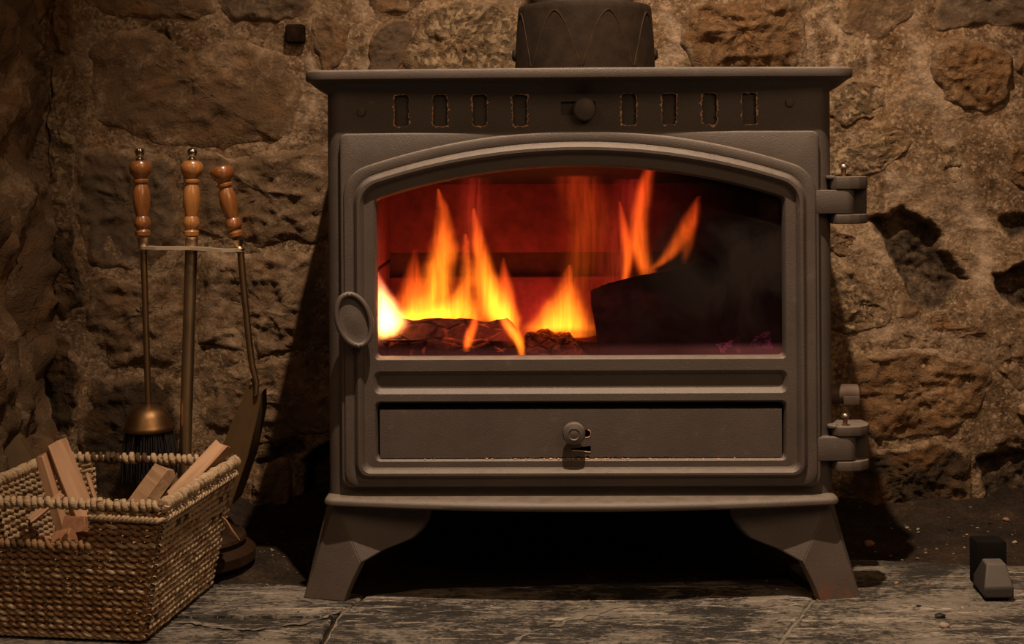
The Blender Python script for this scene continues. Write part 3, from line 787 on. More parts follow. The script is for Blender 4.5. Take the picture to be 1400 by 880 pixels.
# door --------------------------------------------------------------
W_TOP, W_BOT = Z(225), Z(490)
def dz(hw):                                 # outlines parallel to the arched window: hw in mm
    o = hw - 280.0
    return Z(225) + 0.0011 * o
def door_ring(hw, y, rt, rb):
    bot = Z(640 + (hw - 295) * 0.85)
    return xz(contour(hw / 1000, dz(hw), 0.887 + 0.0011 * (hw - 280), bot, rt, rb), y)
rect = lambda e, y: xz(contour(0.326 - e, Z(180.5) - e, 60.0, Z(664) + e, 0.010, 0.014), y)
mb = MB()
mb.rings([rect(0, 0.0), rect(0, -0.0085), rect(0.0012, -0.0112), rect(0.003, -0.012),
          door_ring(321.5, -0.012, 0.045, 0.020), door_ring(320, -0.0150, 0.045, 0.020), door_ring(318.5, -0.0158, 0.045, 0.020),
          door_ring(309.5, -0.0158, 0.040, 0.018), door_ring(308, -0.0150, 0.040, 0.018), door_ring(306.5, -0.0158, 0.040, 0.018), door_ring(304.5, -0.0200, 0.038, 0.016),
          door_ring(301.5, -0.0225, 0.036, 0.015), door_ring(298, -0.0225, 0.034, 0.014), door_ring(295, -0.0190, 0.032, 0.012),
          door_ring(293, -0.0140, 0.030, 0.011), door_ring(290.5, -0.0128, 0.028, 0.010)])
inner = [(v.x, v.z) for v in door_ring(290.5, 0, 0.028, 0.010)]
Wd = lambda e: contour(0.280 - e, W_TOP - e * 1.1, 0.887, W_BOT + e, 0.008, 0.006)
Gd = lambda e: rrect(-0.2815 + e, 0.2815 - e, Z(536.5) + e, Z(505) - e, 0.009 - e * 0.5, 5)
Dd = lambda e: rrect(-0.280 + e, 0.280 - e, Z(628) + e, Z(546) - e, 0.007, 4)
mb.bm(fill(inner, [Wd(0), Gd(0), Dd(0)], (0, -1, 0), -0.0128))
mb.rings([xz(Wd(0), -0.0128), xz(Wd(0.0008), -0.0118), xz(Wd(0.0032), -0.006), xz(Wd(0.0034), 0.008), xz(Wd(-0.003), 0.008)])
mb.rings([xz(Gd(0), -0.0128), xz(Gd(0.001), -0.0120), xz(Gd(0.0065), -0.005), xz(Gd(0.0075), -0.0046)])
mb.bm(fill(Gd(0.0075), [], (0, -1, 0), -0.0046))
mb.rings([xz(Dd(0), -0.0128), xz(Dd(0.001), -0.0118), xz(Dd(0.0035), -0.005), xz(Dd(0.0035), 0.009)])
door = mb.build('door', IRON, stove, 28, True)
# sooty window pane
t = NT('sooty_glass'); p = t.pos(); sp = t.n('SeparateXYZ', None, i0=p)
x, z = sp.outputs[0], sp.outputs[2]
nz = t.noise(t.scaled(p, (1.0, 1.0, 0.7)), 9, 5, 0.55, 0.8)
k = t.math('MULTIPLY', t.mapr(t.math('ADD', x, t.math('MULTIPLY', nz, 0.16)), 0.14, 0.30, 0, 1, True), t.mapr(nz, 0.25, 0.6, 0.82, 0.98))
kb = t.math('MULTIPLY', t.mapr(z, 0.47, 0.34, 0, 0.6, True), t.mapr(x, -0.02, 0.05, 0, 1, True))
edge = t.math('MAXIMUM', t.mapr(z, 0.352, 0.328, 0, 0.35, True), t.mapr(x, -0.268, -0.279, 0, 0.3, True))
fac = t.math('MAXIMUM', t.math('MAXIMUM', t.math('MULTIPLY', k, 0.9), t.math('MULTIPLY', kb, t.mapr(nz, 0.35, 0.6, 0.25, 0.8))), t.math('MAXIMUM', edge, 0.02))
soot_glow_c = t.mix(t.mapr(nz, 0.42, 0.62), (0.005, 0.0035, 0.003), (0.024, 0.018, 0.016))
soot_glow_c = t.mix(kb, soot_glow_c, (0.014, 0.004, 0.005))  # maroon glow of the fire painted into the lower film
soot_glow_c = t.mix(t.mapr(edge, 0.02, 0.2), soot_glow_c, (0.13, 0.05, 0.06))  # pinkish haze of light painted along the bottom and left edges
dif = t.n('BsdfDiffuse', None, Color=soot_glow_c)
tr = t.n('BsdfTransparent', None, Color=(0.97, 0.86, 0.86, 1))
gl = t.n('BsdfGlossy', None, Color=(1, 1, 1, 1), Roughness=0.12)
fr = t.n('Fresnel', None, IOR=1.45)
m1 = t.n('MixShader', None, i0=t.math('MULTIPLY', fr.outputs[0], 0.6), i1=tr.outputs[0], i2=gl.outputs[0])
m2 = t.n('MixShader', None, i0=fac, i1=m1.outputs[0], i2=dif.outputs[0])
t.t.links.new(m2.outputs[0], t.out.inputs[0])
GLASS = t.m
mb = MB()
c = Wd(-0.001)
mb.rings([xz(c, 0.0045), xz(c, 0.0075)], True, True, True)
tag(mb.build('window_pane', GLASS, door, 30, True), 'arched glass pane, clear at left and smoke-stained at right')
# door handle: dished oval with a rolled rim
hc = Vector((X(482, -0.04), -0.036, Z(437, -0.04)))
tilt = R(17)
ea, eb = 0.0215, 0.0355
def ell(s, y, n=40):
    return [hc + Vector((ea * s * math.cos(a) * math.cos(tilt) + eb * s * math.sin(a) * math.sin(tilt) * -1, y + 0.18 * ea * s * math.cos(a), ea * s * math.cos(a) * math.sin(tilt) * 1 + eb * s * math.sin(a) * math.cos(tilt))) for a in np.linspace(0, 2 * math.pi, n, endpoint=False)]
mb = MB()
mb.tube(np.array([v[:] for v in ell(1.0, 0)]), 0.0038, 10, closed=True)
mb.rings([ell(1.0, 0.001), ell(0.85, 0.0025), ell(0.6, 0.0025), ell(0.3, 0.0012), ell(0.02, 0.0008)], True, False, True)
mb.rings([ell(1.0, 0.003), ell(0.6, 0.013), ell(0.3, 0.016), ell(0.28, 0.030)], True, False, True)
mb.build('door_handle', IRON, door, 50, True)
# hinges
for k, (py_top, py_lt, py_lb, py_bot, pinpy) in enumerate(((244, 262, 294, 308, 228), (583, 597, 629, 643, 567))):
    zt, zlt, zlb, zb = Z(py_top), Z(py_lt), Z(py_lb), Z(py_bot)
    # lug on the door
    pl = [(0.316, -0.0125), (0.352, -0.0125)] + [(0.362 + 0.013 * math.sin(a), 0.0005 - 0.013 * math.cos(a)) for a in np.linspace(0, math.pi, 12)] + [(0.350, 0.013), (0.316, 0.004)]
    mb = MB(); mb.extrude([Vector((a, b, zlb)) for a, b in pl], (0, 0, zlt - zlb), 0.0016, 2)
    mb.build('hinge_lug', IRON, door, 35, True)
    plan = [(0.343, 0.045), (0.343, -0.004), (0.349, -0.014), (0.366, -0.0145), (0.380, -0.010), (0.391, 0.000), (0.3965, 0.014), (0.397, 0.030), (0.393, 0.046)]
    web = [(0.376, 0.020), (0.3955, 0.016), (0.3965, 0.030), (0.392, 0.0455), (0.345, 0.0455), (0.345, 0.030)]
    mb = MB()
    d1 = zt - (zlt + 0.0012); d2 = (zlb - 0.0012) - zb
    mb.extrude([Vector((a, b, zt - d1)) for a, b in plan], (0, 0, d1), 0.0014, 2)
    mb.extrude([Vector((a, b, zb)) for a, b in plan], (0, 0, d2), 0.0014, 2)
    mb.extrude([Vector((a, b, zb + 0.003)) for a, b in web], (0, 0, zt - zb - 0.006), 0.001, 1)
    mb.extrude([Vector((a, b, zt - 0.003)) for a, b in ((0.336, -0.006), (0.347, -0.010), (0.352, 0.006), (0.338, 0.012))], (0, 0, 0.0045), 0.001, 1)
    hinge = mb.build('hinge', IRON, stove, 35, True)
    pc = Vector((0.3608, -0.001, zlb))
    mb = MB()
    mb.lathe([(0.0032, 0), (0.0032, Z(pinpy) - zlb - 0.004)], pc, pc + Vector((0, 0, 1)), 14, 0)
    pt = pc + Vector((0, 0, Z(pinpy) - zlb - 0.005))
    mb.lathe([(0.004, 0), (0.0062, 0.0015), (0.0062, 0.003), (0.0045, 0.0055), (0, 0.0065)], pt, pt + Vector((0, 0, 1)), 18, 1)
    tag(mb.build('hinge_pin', [COPPERY, STEEL], hinge, 40, True), 'coppery pin with a bright domed head')
# ash drawer with knob, keyhole and clip
dz0, dz1, dx = Z(624.5), Z(558.5), 0.2735
kx, kz = X(799.5, 0), Z(591.5, 0)
key = [(kx + 0.0052 * math.cos(a), kz + 0.0052 * math.sin(a)) for a in np.linspace(0, 2 * math.pi, 20, endpoint=False)]
clip = [(X(778), Z(614)), (X(778), Z(612)), (X(805), Z(608)), (X(805), Z(616.5))][::-1]
mb = MB()
rag = []
for i in range(140):
    x_ = dx - 2 * dx * i / 139
    rag.append((x_, dz1 - 0.0006 * abs(mnoise.noise(Vector((x_ * 120, 0, 3)))) ))
bot = []
for i in range(200):
    x_ = -dx + 2 * dx * i / 199
    kk = max(0.0, 1 - abs(x_ - 0.02) / 0.2)
    bot.append((x_, dz0 + kk * 0.0045 * max(0.0, mnoise.noise(Vector((x_ * 160, 0, 9))) + 0.1)))
outl = bot + rag
mb.bm(fill(outl, [key, clip], (0, -1, 0), -0.0085))
mb.rings([xz(outl, -0.0085), xz(outl, -0.003)])
mb.rings([xz(key, -0.0085), xz(key, -0.003)]); mb.rings([xz(clip, -0.0085), xz(clip, -0.003)])
drawer = mb.build('ash_drawer', IRON, stove, 28, True)
mb = MB(); mb.tube([Vector((kx + 0.0054 * math.cos(a), -0.0087, kz + 0.0054 * math.sin(a))) for a in np.linspace(-2.0, 1.3, 14)], 0.0006, 5, mat=0)
mb.tube([Vector((X(779), -0.0088, Z(614.2))), Vector((X(792), -0.0092, Z(615))), Vector((X(804.5), -0.0088, Z(617)))], 0.0008, 6, mat=0)
mb.build('worn_edge', CHIPPED, drawer, 40, True)
add_knob('drawer_knob', 783, 594, -0.006, -0.030, 0.0155, IRON, drawer, True)
# crumbs of rust along the lower lip of the drawer
mb = MB()
for i in range(90):
    x_ = rng.normal(0.02, 0.11); s_ = rng.uniform(0.0005, 0.0013)
    if abs(x_) > 0.26: continue
    c = Vector((x_, -0.0095 + rng.uniform(-0.002, 0.002), Z(626.2) + rng.uniform(-0.0006, 0.001)))
    mb.add([c + Vector((s_ * a, s_ * b, s_ * d)) for a, b, d in ((1.6, 0, 0), (-1.6, 0, 0), (0, 1, 0), (0, -1, 0), (0, 0, 1), (0, 0, -1))],
           [(0, 2, 4), (2, 1, 4), (1, 3, 4), (3, 0, 4), (2, 0, 5), (1, 2, 5), (3, 1, 5), (0, 3, 5)])
tag(mb.build('rust_crumbs', CHIPPED, drawer, 0, True), kind='stuff')
# dark back plate behind the drawer gap
mb = MB(); mb.box((-0.282, 0.0, Z(634)), (0.282, 0.006, Z(500)), 0); mb.build('ash_box', VOID, stove, 30, True)
# bottom ledge
LZ = 0.1425
mb = MB()
bl = lambda e, z: xy(bowed(0.3505 - e, 0.054 - e, 0.038, 0.016, 0.43 - e), z)
mb.rings([bl(0.006, LZ - 0.0135), bl(0.002, LZ - 0.0125), bl(0.0, LZ - 0.0100), bl(0.0, LZ - 0.0070), bl(0.0015, LZ - 0.0040), bl(0.0045, LZ - 0.0016), bl(0.009, LZ - 0.0003), bl(0.013, LZ)], True, True, True)
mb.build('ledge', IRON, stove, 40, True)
# legs
LT = LZ - 0.013
def front_leg(s):
    # corner leg: sloping corner facet, arched apron, side facet
    A = (0.3385, 0.006, LT); B = (0.381, 0.002, 0.0); C = (0.3235, -0.016, 0.0)
    nrm = (Vector(B) - Vector(A)).cross(Vector(C) - Vector(A))
    def on(x, z):                                  # depth of the corner facet at (x, z)
        return A[1] - (nrm.x * (x - A[0]) + nrm.z * (z - A[2])) / nrm.y
    def fp(x, py):
        z = Z(py, 0.0); return (x, on(x, z), z)
    D = fp(0.300, 765)
    E = (0.208, 0.010, LT)
    n2 = (Vector(D) - Vector(A)).cross(Vector(E) - Vector(A))
    def ap(x, py):
        z = Z(py, 0.02); return (x, A[1] - (n2.x * (x - A[0]) + n2.z * (z - A[2])) / n2.y, z)
    apron = [ap(0.285, 752), ap(0.270, 744), ap(0.250, 737), ap(0.232, 730), ap(0.220, 719), ap(0.212, 706), E]
    fx = lambda p: Vector((s * p[0], p[1], p[2]))
    mid = [fp(0.3065, 778), fp(0.3130, 791), fp(0.3190, 805)]
    facet = [A, B, C] + mid[::-1] + [D]
    front = [A, D] + apron
    side = [A, (0.352, 0.060, LT), (0.381, 0.085, 0.03), (0.381, 0.075, 0.0), B]
    mb = MB()
    off = Vector((-s * 0.006, 0.010, 0))
    for poly in (facet, front, side):
        f = [fx(p) for p in poly]; b = [p + (off if poly is not side else Vector((-s * 0.010, 0.0, 0))) for p in f]
        n = len(f)
        mb.add(f + b, [tuple(range(n)), tuple(range(2 * n - 1, n - 1, -1))] + [(i, (i + 1) % n, n + (i + 1) % n, n + i) for i in range(n)])
    o = mb.build('leg', IRON_LEG, stove, 0, True)
    bv = o.modifiers.new('bevel', 'BEVEL'); bv.width = 0.0014; bv.segments = 2; bv.limit_method = 'ANGLE'; bv.angle_limit = R(40)
    return o
for s in (-1, 1): front_leg(s)
for s in (-1, 1):
    mb = MB()
    pts = [(0.33, 0.40), (0.25, 0.40), (0.25, 0.386), (0.33, 0.386)]
    r1 = [Vector((s * a, b, LT)) for a, b in ((0.345, 0.41), (0.255, 0.41), (0.255, 0.395), (0.345, 0.395))]
    r2 = [Vector((s * a, b, 0.05)) for a, b in ((0.362, 0.412), (0.305, 0.412), (0.305, 0.395), (0.362, 0.395))]
    r3 = [Vector((s * a, b, 0.0)) for a, b in ((0.378, 0.418), (0.325, 0.418), (0.325, 0.398), (0.378, 0.398))]
    mb.rings([r1, r2, r3], True, True, True)
    mb.build('leg', IRON_LEG, stove, 0, True)
# pipe stub with square plug on the right side
mb = MB(); yy = 0.075
c = Vector((0.343, yy, Z(540, yy)))
mb.lathe([(0.0138, 0), (0.0138, 0.027), (0.0138, 0.0272), (0.0135, 0.05), (0.012, 0.0515), (0, 0.0515)], c, c + Vector((1, 0, 0)), 24)
mb.box((0.371, yy - 0.0150, Z(553, yy)), (0.3935, yy - 0.002, Z(541, yy)), 0.001)
mb.build('plugged_pipe', m_metal('rusty_pipe', (0.11, 0.07, 0.053), 0.6, 0.5, 0.2), stove, 40, True)
# firebox lining
mb = MB()
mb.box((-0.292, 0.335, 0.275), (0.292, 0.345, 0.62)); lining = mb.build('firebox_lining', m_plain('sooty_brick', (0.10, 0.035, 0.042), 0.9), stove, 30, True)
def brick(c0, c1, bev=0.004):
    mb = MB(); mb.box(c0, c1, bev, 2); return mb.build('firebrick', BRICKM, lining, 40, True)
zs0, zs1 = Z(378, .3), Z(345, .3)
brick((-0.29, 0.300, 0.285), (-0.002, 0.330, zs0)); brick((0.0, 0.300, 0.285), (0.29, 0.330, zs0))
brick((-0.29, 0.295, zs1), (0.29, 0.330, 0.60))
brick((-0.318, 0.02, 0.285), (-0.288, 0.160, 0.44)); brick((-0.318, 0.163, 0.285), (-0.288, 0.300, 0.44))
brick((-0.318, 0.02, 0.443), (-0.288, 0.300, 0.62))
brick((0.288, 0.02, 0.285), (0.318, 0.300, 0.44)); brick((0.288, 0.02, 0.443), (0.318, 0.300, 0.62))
mb = MB(); mb.extrude([Vector((-0.29, 0.02, 0.598)), Vector((0.29, 0.02, 0.598)), Vector((0.29, 0.30, 0.56)), Vector((-0.29, 0.30, 0.56))], (0, 0, 0.012), 0.002)
mb.build('baffle_plate', IRON_DARK, lining, 30, True)
mb = MB(); mb.box((-0.29, 0.015, 0.280), (0.29, 0.33, 0.290)); mb.build('grate', IRON_DARK, lining, 30, True)

# ------------------------------------------------------------------ the fire
FL_MAT = {}
def rough_body(name, corners, mat, cuts=9, amp=0.004, freq=28, seed=0, bev=0.0):
    """8 corners (bottom 4, top 4) -> subdivided rough chunk; object origin at its base"""
    c = sum((Vector(p) for p in corners), Vector()) / 8; c.z = min(p[2] for p in corners)
    bm = bmesh.new()
    vs = [bm.verts.new(Vector(p) - c) for p in corners]
    for f in ((3, 2, 1, 0), (4, 5, 6, 7), (0, 1, 5, 4), (1, 2, 6, 5), (2, 3, 7, 6), (3, 0, 4, 7)): bm.faces.new([vs[i] for i in f])
    if bev: bmesh.ops.bevel(bm, geom=bm.edges[:], offset=bev, segments=2, profile=0.6, affect='EDGES')
    bmesh.ops.subdivide_edges(bm, edges=bm.edges[:], cuts=cuts, use_grid_fill=True)
    bm.normal_update()
    for v in bm.verts:
        q_ = v.co * freq + Vector((seed, seed * 2, 0))
        v.co += v.normal * amp * (mnoise.fractal(q_, 0.7, 2.1, 4))
    mb = MB(); mb.bm(bm)
    o = mb.build(name, mat, smooth=40)
    o.location = c
    return o
def log_round(name, p0, p1, rad, mat, seed=0, flat=0.85):
    p0, p1 = Vector(p0), Vector(p1); c = (p0 + p1) / 2; L = (p1 - p0).length
    d = (p1 - p0).normalized(); a = d.cross(Vector((0, 0, 1))).normalized(); b = a.cross(d)
    rings = []
    for t in np.linspace(0, 1, 30):
        ring = []
        e = min(1.0, 0.55 + 8 * min(t, 1 - t))
        for i in range(26):
            th = 2 * math.pi * i / 26
            q_ = Vector((t * L * 16, math.cos(th) * 1.2, math.sin(th) * 1.2 + seed))
            r = rad * e * (1 + 0.16 * mnoise.fractal(q_, 0.8, 2, 4) + 0.05 * math.copysign(1, math.sin(5 * th + seed)) * abs(math.sin(5 * th)) ** 0.5)
            ring.append(p0 + d * L * t - c + (a * math.cos(th) + b * math.sin(th) * flat) * r)
        rings.append(ring)
    mb = MB(); mb.rings(rings, True, True, True)
    o = mb.build(name, mat, smooth=45); o.location = c
    return o
tag(log_round('burning_log', P(500, 468, 0.085), P(708, 470, 0.080), 0.038, CHAR_HOT, 1), 'blackened round log lying burning at left under the tall yellow flames', 'log')
tag(log_round('burning_log', P(690, 486, 0.20), P(850, 488, 0.19), 0.026, CHAR, 8), 'low dark log lying at the back behind the cracked charcoal lump', 'log')
o = rough_body('charcoal_lump', [P(717, 492, .10), P(800, 494, .10), P(806, 490, .15), P(722, 488, .16), P(722, 458, .10), P(778, 462, .10), P(774, 452, .15), P(728, 450, .16)], CHAR_RED, 10, 0.006, 42, 3, 0.004)
tag(o, 'reddish cracked charcoal lump between the round log and the big split log', 'charcoal')
o = rough_body('split_log', [P(818, 500, .060), P(1085, 500, .060), P(1085, 492, .16), P(845, 494, .17), P(807, 397, .060), P(1085, 322, .060), P(1085, 330, .15), P(838, 388, .17)], m_plain('burnt_wood', (0.050, 0.014, 0.017), 0.9, 0.6, 60, 0.15), 12, 0.004, 30, 5, 0.003)
tag(o, 'big black wedge-shaped split log with squared end filling the right of the firebox', 'log')
for k, (px, py, w, lab, m) in enumerate(((972, 486, 22, 'pointed dark ember in the purple glow at lower right of the window', EMBER), (1000, 488, 15, 'small ember right of the pointed one at the foot of the big log', EMBER), (742, 489, 14, 'rounded dark ember in front of the charcoal lump', CHAR_RED), (668, 490, 13, 'small ember at the foot of the round log behind the curling flame', CHAR_HOT))):
    y = 0.045 if k < 2 else 0.075
    o = rough_body('ember', [P(px - w, py + 8, y - .012), P(px + w, py + 8, y - .012), P(px + w, py + 8, y + .012), P(px - w, py + 8, y + .012),
                            P(px - w * .3, py - w * .9, y - .006), P(px + w * .25, py - w * .8, y - .006), P(px + w * .2, py - w * .8, y + .006), P(px - w * .3, py - w * .9, y + .006)], m, 5, 0.003, 60, k, 0.002)
    tag(o, lab, 'ember')
em_t = NT('purple_ember'); eo = em_t.obj(); en = em_t.noise(eo, 90, 5, 0.7)
EMB_P = em_t.surf((0.05, 0.015, 0.02), 0.9, 0, 0.2, em_t.bump(en, 0.8, 0.004), Emission_Color=(0.75, 0.10, 0.26, 1), Emission_Strength=em_t.mapr(en, 0.44, 0.66, 0.08, 3.0))
for k, (px, py, w, h, lab) in enumerate(((986, 492, 30, 30, 'purple glowing ember heap behind the pointed dark ember'), (1040, 470, 16, 16, 'faint purple ember near the right edge of the window'))):
    y = 0.052
    o = rough_body('ember', [P(px - w, py + 6, y), P(px + w, py + 6, y), P(px + w, py + 6, y + .016), P(px - w, py + 6, y + .016),
                            P(px - w * .5, py - h * .6, y), P(px + w * .8, py - h, y), P(px + w * .7, py - h, y + .01), P(px - w * .4, py - h * .6, y + .01)], EMB_P, 6, 0.005, 60, k + 20, 0.002)
    tag(o, lab, 'ember')
mb = MB()
AX = np.linspace(-0.284, 0.284, 90); AY = np.linspace(0.02, 0.298, 44)
GXa, GYa = np.meshgrid(AX, AY)
hz = 0.300 + 0.020 * fbm(GXa * 22, GYa * 22, 500) + 0.012 * fbm(GXa * 90, GYa * 90, 510) + 0.01 * np.clip((GYa - 0.15) * 8, 0, 1)
ii = np.arange(90 * 44).reshape(44, 90)
ash = link('ash_bed', grid_mesh('ash_bed', np.stack([GXa, GYa, hz], -1).reshape(-1, 3), np.stack([ii[:-1, :-1], ii[:-1, 1:], ii[1:, 1:], ii[1:, :-1]], -1).reshape(-1, 4), [ASH]))
tag(ash, 'grey ash and cinders spread under the burning logs', 'ash', kind='stuff')

def flame(pts, y, ry, strength, label, color=(1.0, 0.27, 0.018), streak=0.5, top=0.15, seed=0, soft=1.0):
    """pts: (px, py, half width px) from foot to tip. A body of glowing gas: density falls off smoothly from its axis."""
    pts = sorted(pts, key=lambda p: -p[1])
    ax = [P(a, b, y) for a, b, _ in pts]; w = [1.75 * c * (CAM_D + y) / 2100 for _, _, c in pts]
    z0, z1 = ax[0].z, ax[-1].z; Hh = z1 - z0
    x0 = ax[0].x
    tt = [(a.z - z0) / Hh for a in ax]
    xs = [a.x - x0 for a in ax]
    xmin, xmax = min(xs) - 0.001, max(xs) + 0.001
    wmax = max(w)
    def spline(ts, vs, u):                       # the same smooth curve for the mesh and the shader
        n = len(ts); m = np.zeros(n)
        d = np.diff(vs) / np.diff(ts)
        m[1:-1] = (d[:-1] + d[1:]) / 2; m[0], m[-1] = d[0], d[-1]
        i = int(np.clip(np.searchsorted(ts, u) - 1, 0, n - 2)); h = ts[i + 1] - ts[i]; s = (u - ts[i]) / h
        return (2*s**3-3*s**2+1)*vs[i] + (s**3-2*s**2+s)*h*m[i] + (-2*s**3+3*s**2)*vs[i+1] + (s**3-s**2)*h*m[i+1]
    U = np.linspace(0, 1, 33)
    cx = [spline(tt, xs, u) for u in U]; rr = [max(0.0006, spline(tt, w, u)) for u in U]
    mb = MB(); rings = []
    r_end0 = 0.25
    for u, c_, r_ in zip(U, cx, rr):
        rings.append([Vector((c_ + 1.02 * r_ * math.cos(th), 1.02 * max(r_ / wmax, 0.25) * ry * math.sin(th), u * Hh)) for th in np.linspace(0, 2 * math.pi, 16, endpoint=False)])
    b = rings[0]; mb.rings([[Vector((xs[0] + (v.x - xs[0]) * 0.5, v.y * 0.5, -min(w[0] * 0.5, 0.010))) for v in b]] + rings, True, True, True)
    t = NT('flame_gas')
    sp = t.n('SeparateXYZ', None, i0=t.obj())
    wob = t.math('MULTIPLY', t.math('SUBTRACT', t.noise(t.scaled(t.obj(), (20.0, 20.0, 26.0)), 1.0, 3), 0.5), wmax * 0.22)
    ox = t.math('ADD', sp.outputs[0], wob); oy = sp.outputs[1]; u = t.math('DIVIDE', sp.outputs[2], Hh)
    def curve(vals, lo, hi):
        nd = t.n('FloatCurve'); t.set(nd.inputs['Value'], t.math('MAXIMUM', t.math('MINIMUM', u, 1.0), 0.0))
        cm = nd.mapping.curves[0].points
        idx = list(range(0, 33, 2))
        while len(cm) < len(idx): cm.new(0.5, 0.5)
        for p_, i in zip(cm, idx): p_.location = (float(U[i]), (vals[i] - lo) / (hi - lo))
        nd.mapping.update()
        return t.math('MULTIPLY_ADD', nd.outputs[0], hi - lo, lo)
    ccx = curve(cx, min(cx) - 1e-4, max(cx) + 1e-4); crr = curve(rr, 0.0, max(rr))
    dx_ = t.math('DIVIDE', t.math('SUBTRACT', ox, ccx), t.math('MAXIMUM', crr, 0.0005))
    ryu = t.math('MULTIPLY', t.math('MAXIMUM', t.math('DIVIDE', crr, wmax), 0.25), ry)
    dy_ = t.math('DIVIDE', oy, ryu)
    d2 = t.math('ADD', t.math('MULTIPLY', dx_, dx_), t.math('MULTIPLY', dy_, dy_))
    core = t.math('MAXIMUM', t.math('SUBTRACT', 1.0, d2), 0.0)
    dens = t.math('POWER', core, 4.0 * soft)
    nzs = t.noise(t.scaled(t.obj(), (110.0, 60.0, 13.0)), 1.0, 3, 0.6, 0.6)
    st = t.mapr(nzs, 0.35, 0.62, 1.0 - streak, 1.0 + streak)
    fade = t.mapr(u, 0.15, 1.0, 1.0, top)
    foot = t.mapr(u, -0.02, 0.06, 0.35, 1.0)
    val = t.math('MULTIPLY', t.math('MULTIPLY', dens, st), t.math('MULTIPLY', fade, foot))
    hot = t.math('MULTIPLY', t.mapr(core, 0.15, 0.75, 0, 1, True), t.mapr(u, 0.35, 0.95, 1.0, 0.15))
    em = t.n('Emission', None, Color=t.mix(hot, (1.0, color[1] * 0.42, color[2] * 1.2), color), Strength=t.math('MULTIPLY', val, 3.4 * strength / (ry * 1.6)))
    t.t.links.new(em.outputs[0], t.out.inputs['Volume'])
    t.m.cycles.volume_sampling = 'DISTANCE'
    o = mb.build('flame', t.m, smooth=60)
    o.location = ax[0]
    tag(o, label, 'flame', 'flames in the firebox')
    return o
ORG = (1.0, 0.17, 0.012); RED = (1.0, 0.10, 0.03); YEL = (1.0, 0.25, 0.012)
flame([(524, 466, 16), (526, 446, 24), (523, 425, 22), (517, 400, 14), (514, 372, 4)], 0.060, 0.03, 12.0, 'white-hot flame at the far left edge of the glass', (1.0, 0.48, 0.10), 0.2, 0.2)
flame([(535, 458, 30), (572, 440, 40), (588, 415, 26), (598, 380, 20), (607, 340, 17), (606, 300, 10), (601, 258, 2)], 0.145, 0.032, 3.6, 'tallest yellow flame rising to a red point left of the middle', YEL, 0.35, 0.25)
flame([(556, 446, 22), (560, 410, 18), (566, 375, 12), (567, 340, 3)], 0.165, 0.03, 1.5, 'short orange flame just left of the tallest yellow flame', ORG, 0.45, 0.2)
flame([(612, 442, 46), (618, 428, 40), (632, 405, 18), (640, 375, 12), (638, 345, 7), (636, 320, 2)], 0.13, 0.03, 3.0, 'low spreading yellow flame with thin tip between the two tall flames', YEL, 0.4, 0.3)
flame([(694, 452, 14), (684, 432, 22), (670, 398, 18), (660, 360, 12), (653, 320, 8), (648, 285, 2)], 0.115, 0.03, 3.2, 'tall narrow yellow flame leaning left over the end of the round log', YEL, 0.45, 0.25)
flame([(690, 446, 12), (692, 415, 12), (690, 385, 9), (688, 352, 2)], 0.145, 0.022, 1.6, 'short orange flame on the right flank of the narrow leaning flame', ORG, 0.4, 0.25)
flame([(714, 490, 4), (711, 472, 6), (703, 455, 9), (692, 440, 8), (684, 425, 3)], 0.038, 0.018, 2.6, 'yellow flame curling down in front of the round log end', YEL, 0.2, 0.5)
flame([(638, 476, 5), (642, 460, 7), (648, 442, 6), (652, 420, 2)], 0.036, 0.016, 1.3, 'small lick of orange flame hanging on the front of the round log', ORG, 0.2, 0.5)
flame([(765, 452, 44), (768, 432, 32), (773, 405, 20), (776, 385, 11), (779, 362, 3)], 0.15, 0.035, 3.4, 'broad yellow flame behind the cracked charcoal lump', YEL, 0.35, 0.2)
flame([(796, 460, 14), (788, 400, 20), (796, 350, 26), (803, 300, 30), (792, 255, 30), (784, 226, 24)], 0.20, 0.03, 0.13, 'faint tall orange veil of flame rising above the charcoal lump', ORG, 0.8, 0.9)
flame([(640, 350, 12), (645, 310, 18), (648, 270, 20), (650, 228, 16)], 0.22, 0.03, 0.12, 'faint red wisp of flame above the gap between the tall flames', RED, 0.8, 0.7)
flame([(836, 400, 24), (846, 340, 30), (858, 290, 28), (864, 228, 20)], 0.24, 0.03, 0.10, 'dim red veil of flame behind the two thin orange flames', RED, 0.8, 0.8)
flame([(854, 386, 5), (858, 352, 7), (854, 315, 7), (847, 275, 2)], 0.13, 0.018, 0.8, 'thin orange flame standing on the left end of the big split log', ORG, 0.3, 0.4)
flame([(884, 374, 11), (874, 335, 12), (874, 300, 11), (880, 262, 11), (889, 228, 7)], 0.12, 0.02, 0.95, 'tall orange ribbon of flame on the big split log', ORG, 0.5, 0.5)
flame([(893, 367, 6), (912, 352, 10), (930, 328, 12), (944, 298, 11), (956, 268, 3)], 0.10, 0.018, 1.2, 'orange flame leaning right along the top of the big split log', ORG, 0.35, 0.5)
flame([(936, 356, 5), (940, 335, 8), (946, 310, 7), (952, 285, 2)], 0.12, 0.018, 0.5, 'dim short flame just right of the leaning one on the big log', ORG, 0.4, 0.4)
# light of the fire itself
FIRE = (1.0, 0.10, 0.085)
lamp('fire_light_left', 'POINT', P(560, 428, 0.15), 0.04, FIRE, shadow_soft_size=0.03)
lamp('fire_light_middle', 'POINT', P(690, 425, 0.035), 0.055, FIRE, shadow_soft_size=0.03)
lamp('fire_light_right', 'POINT', P(740, 432, 0.255), 0.17, (1.0, 0.19, 0.06), shadow_soft_size=0.025)
lamp('fire_light_far', 'POINT', P(885, 330, 0.17), 0.03, FIRE, shadow_soft_size=0.03)

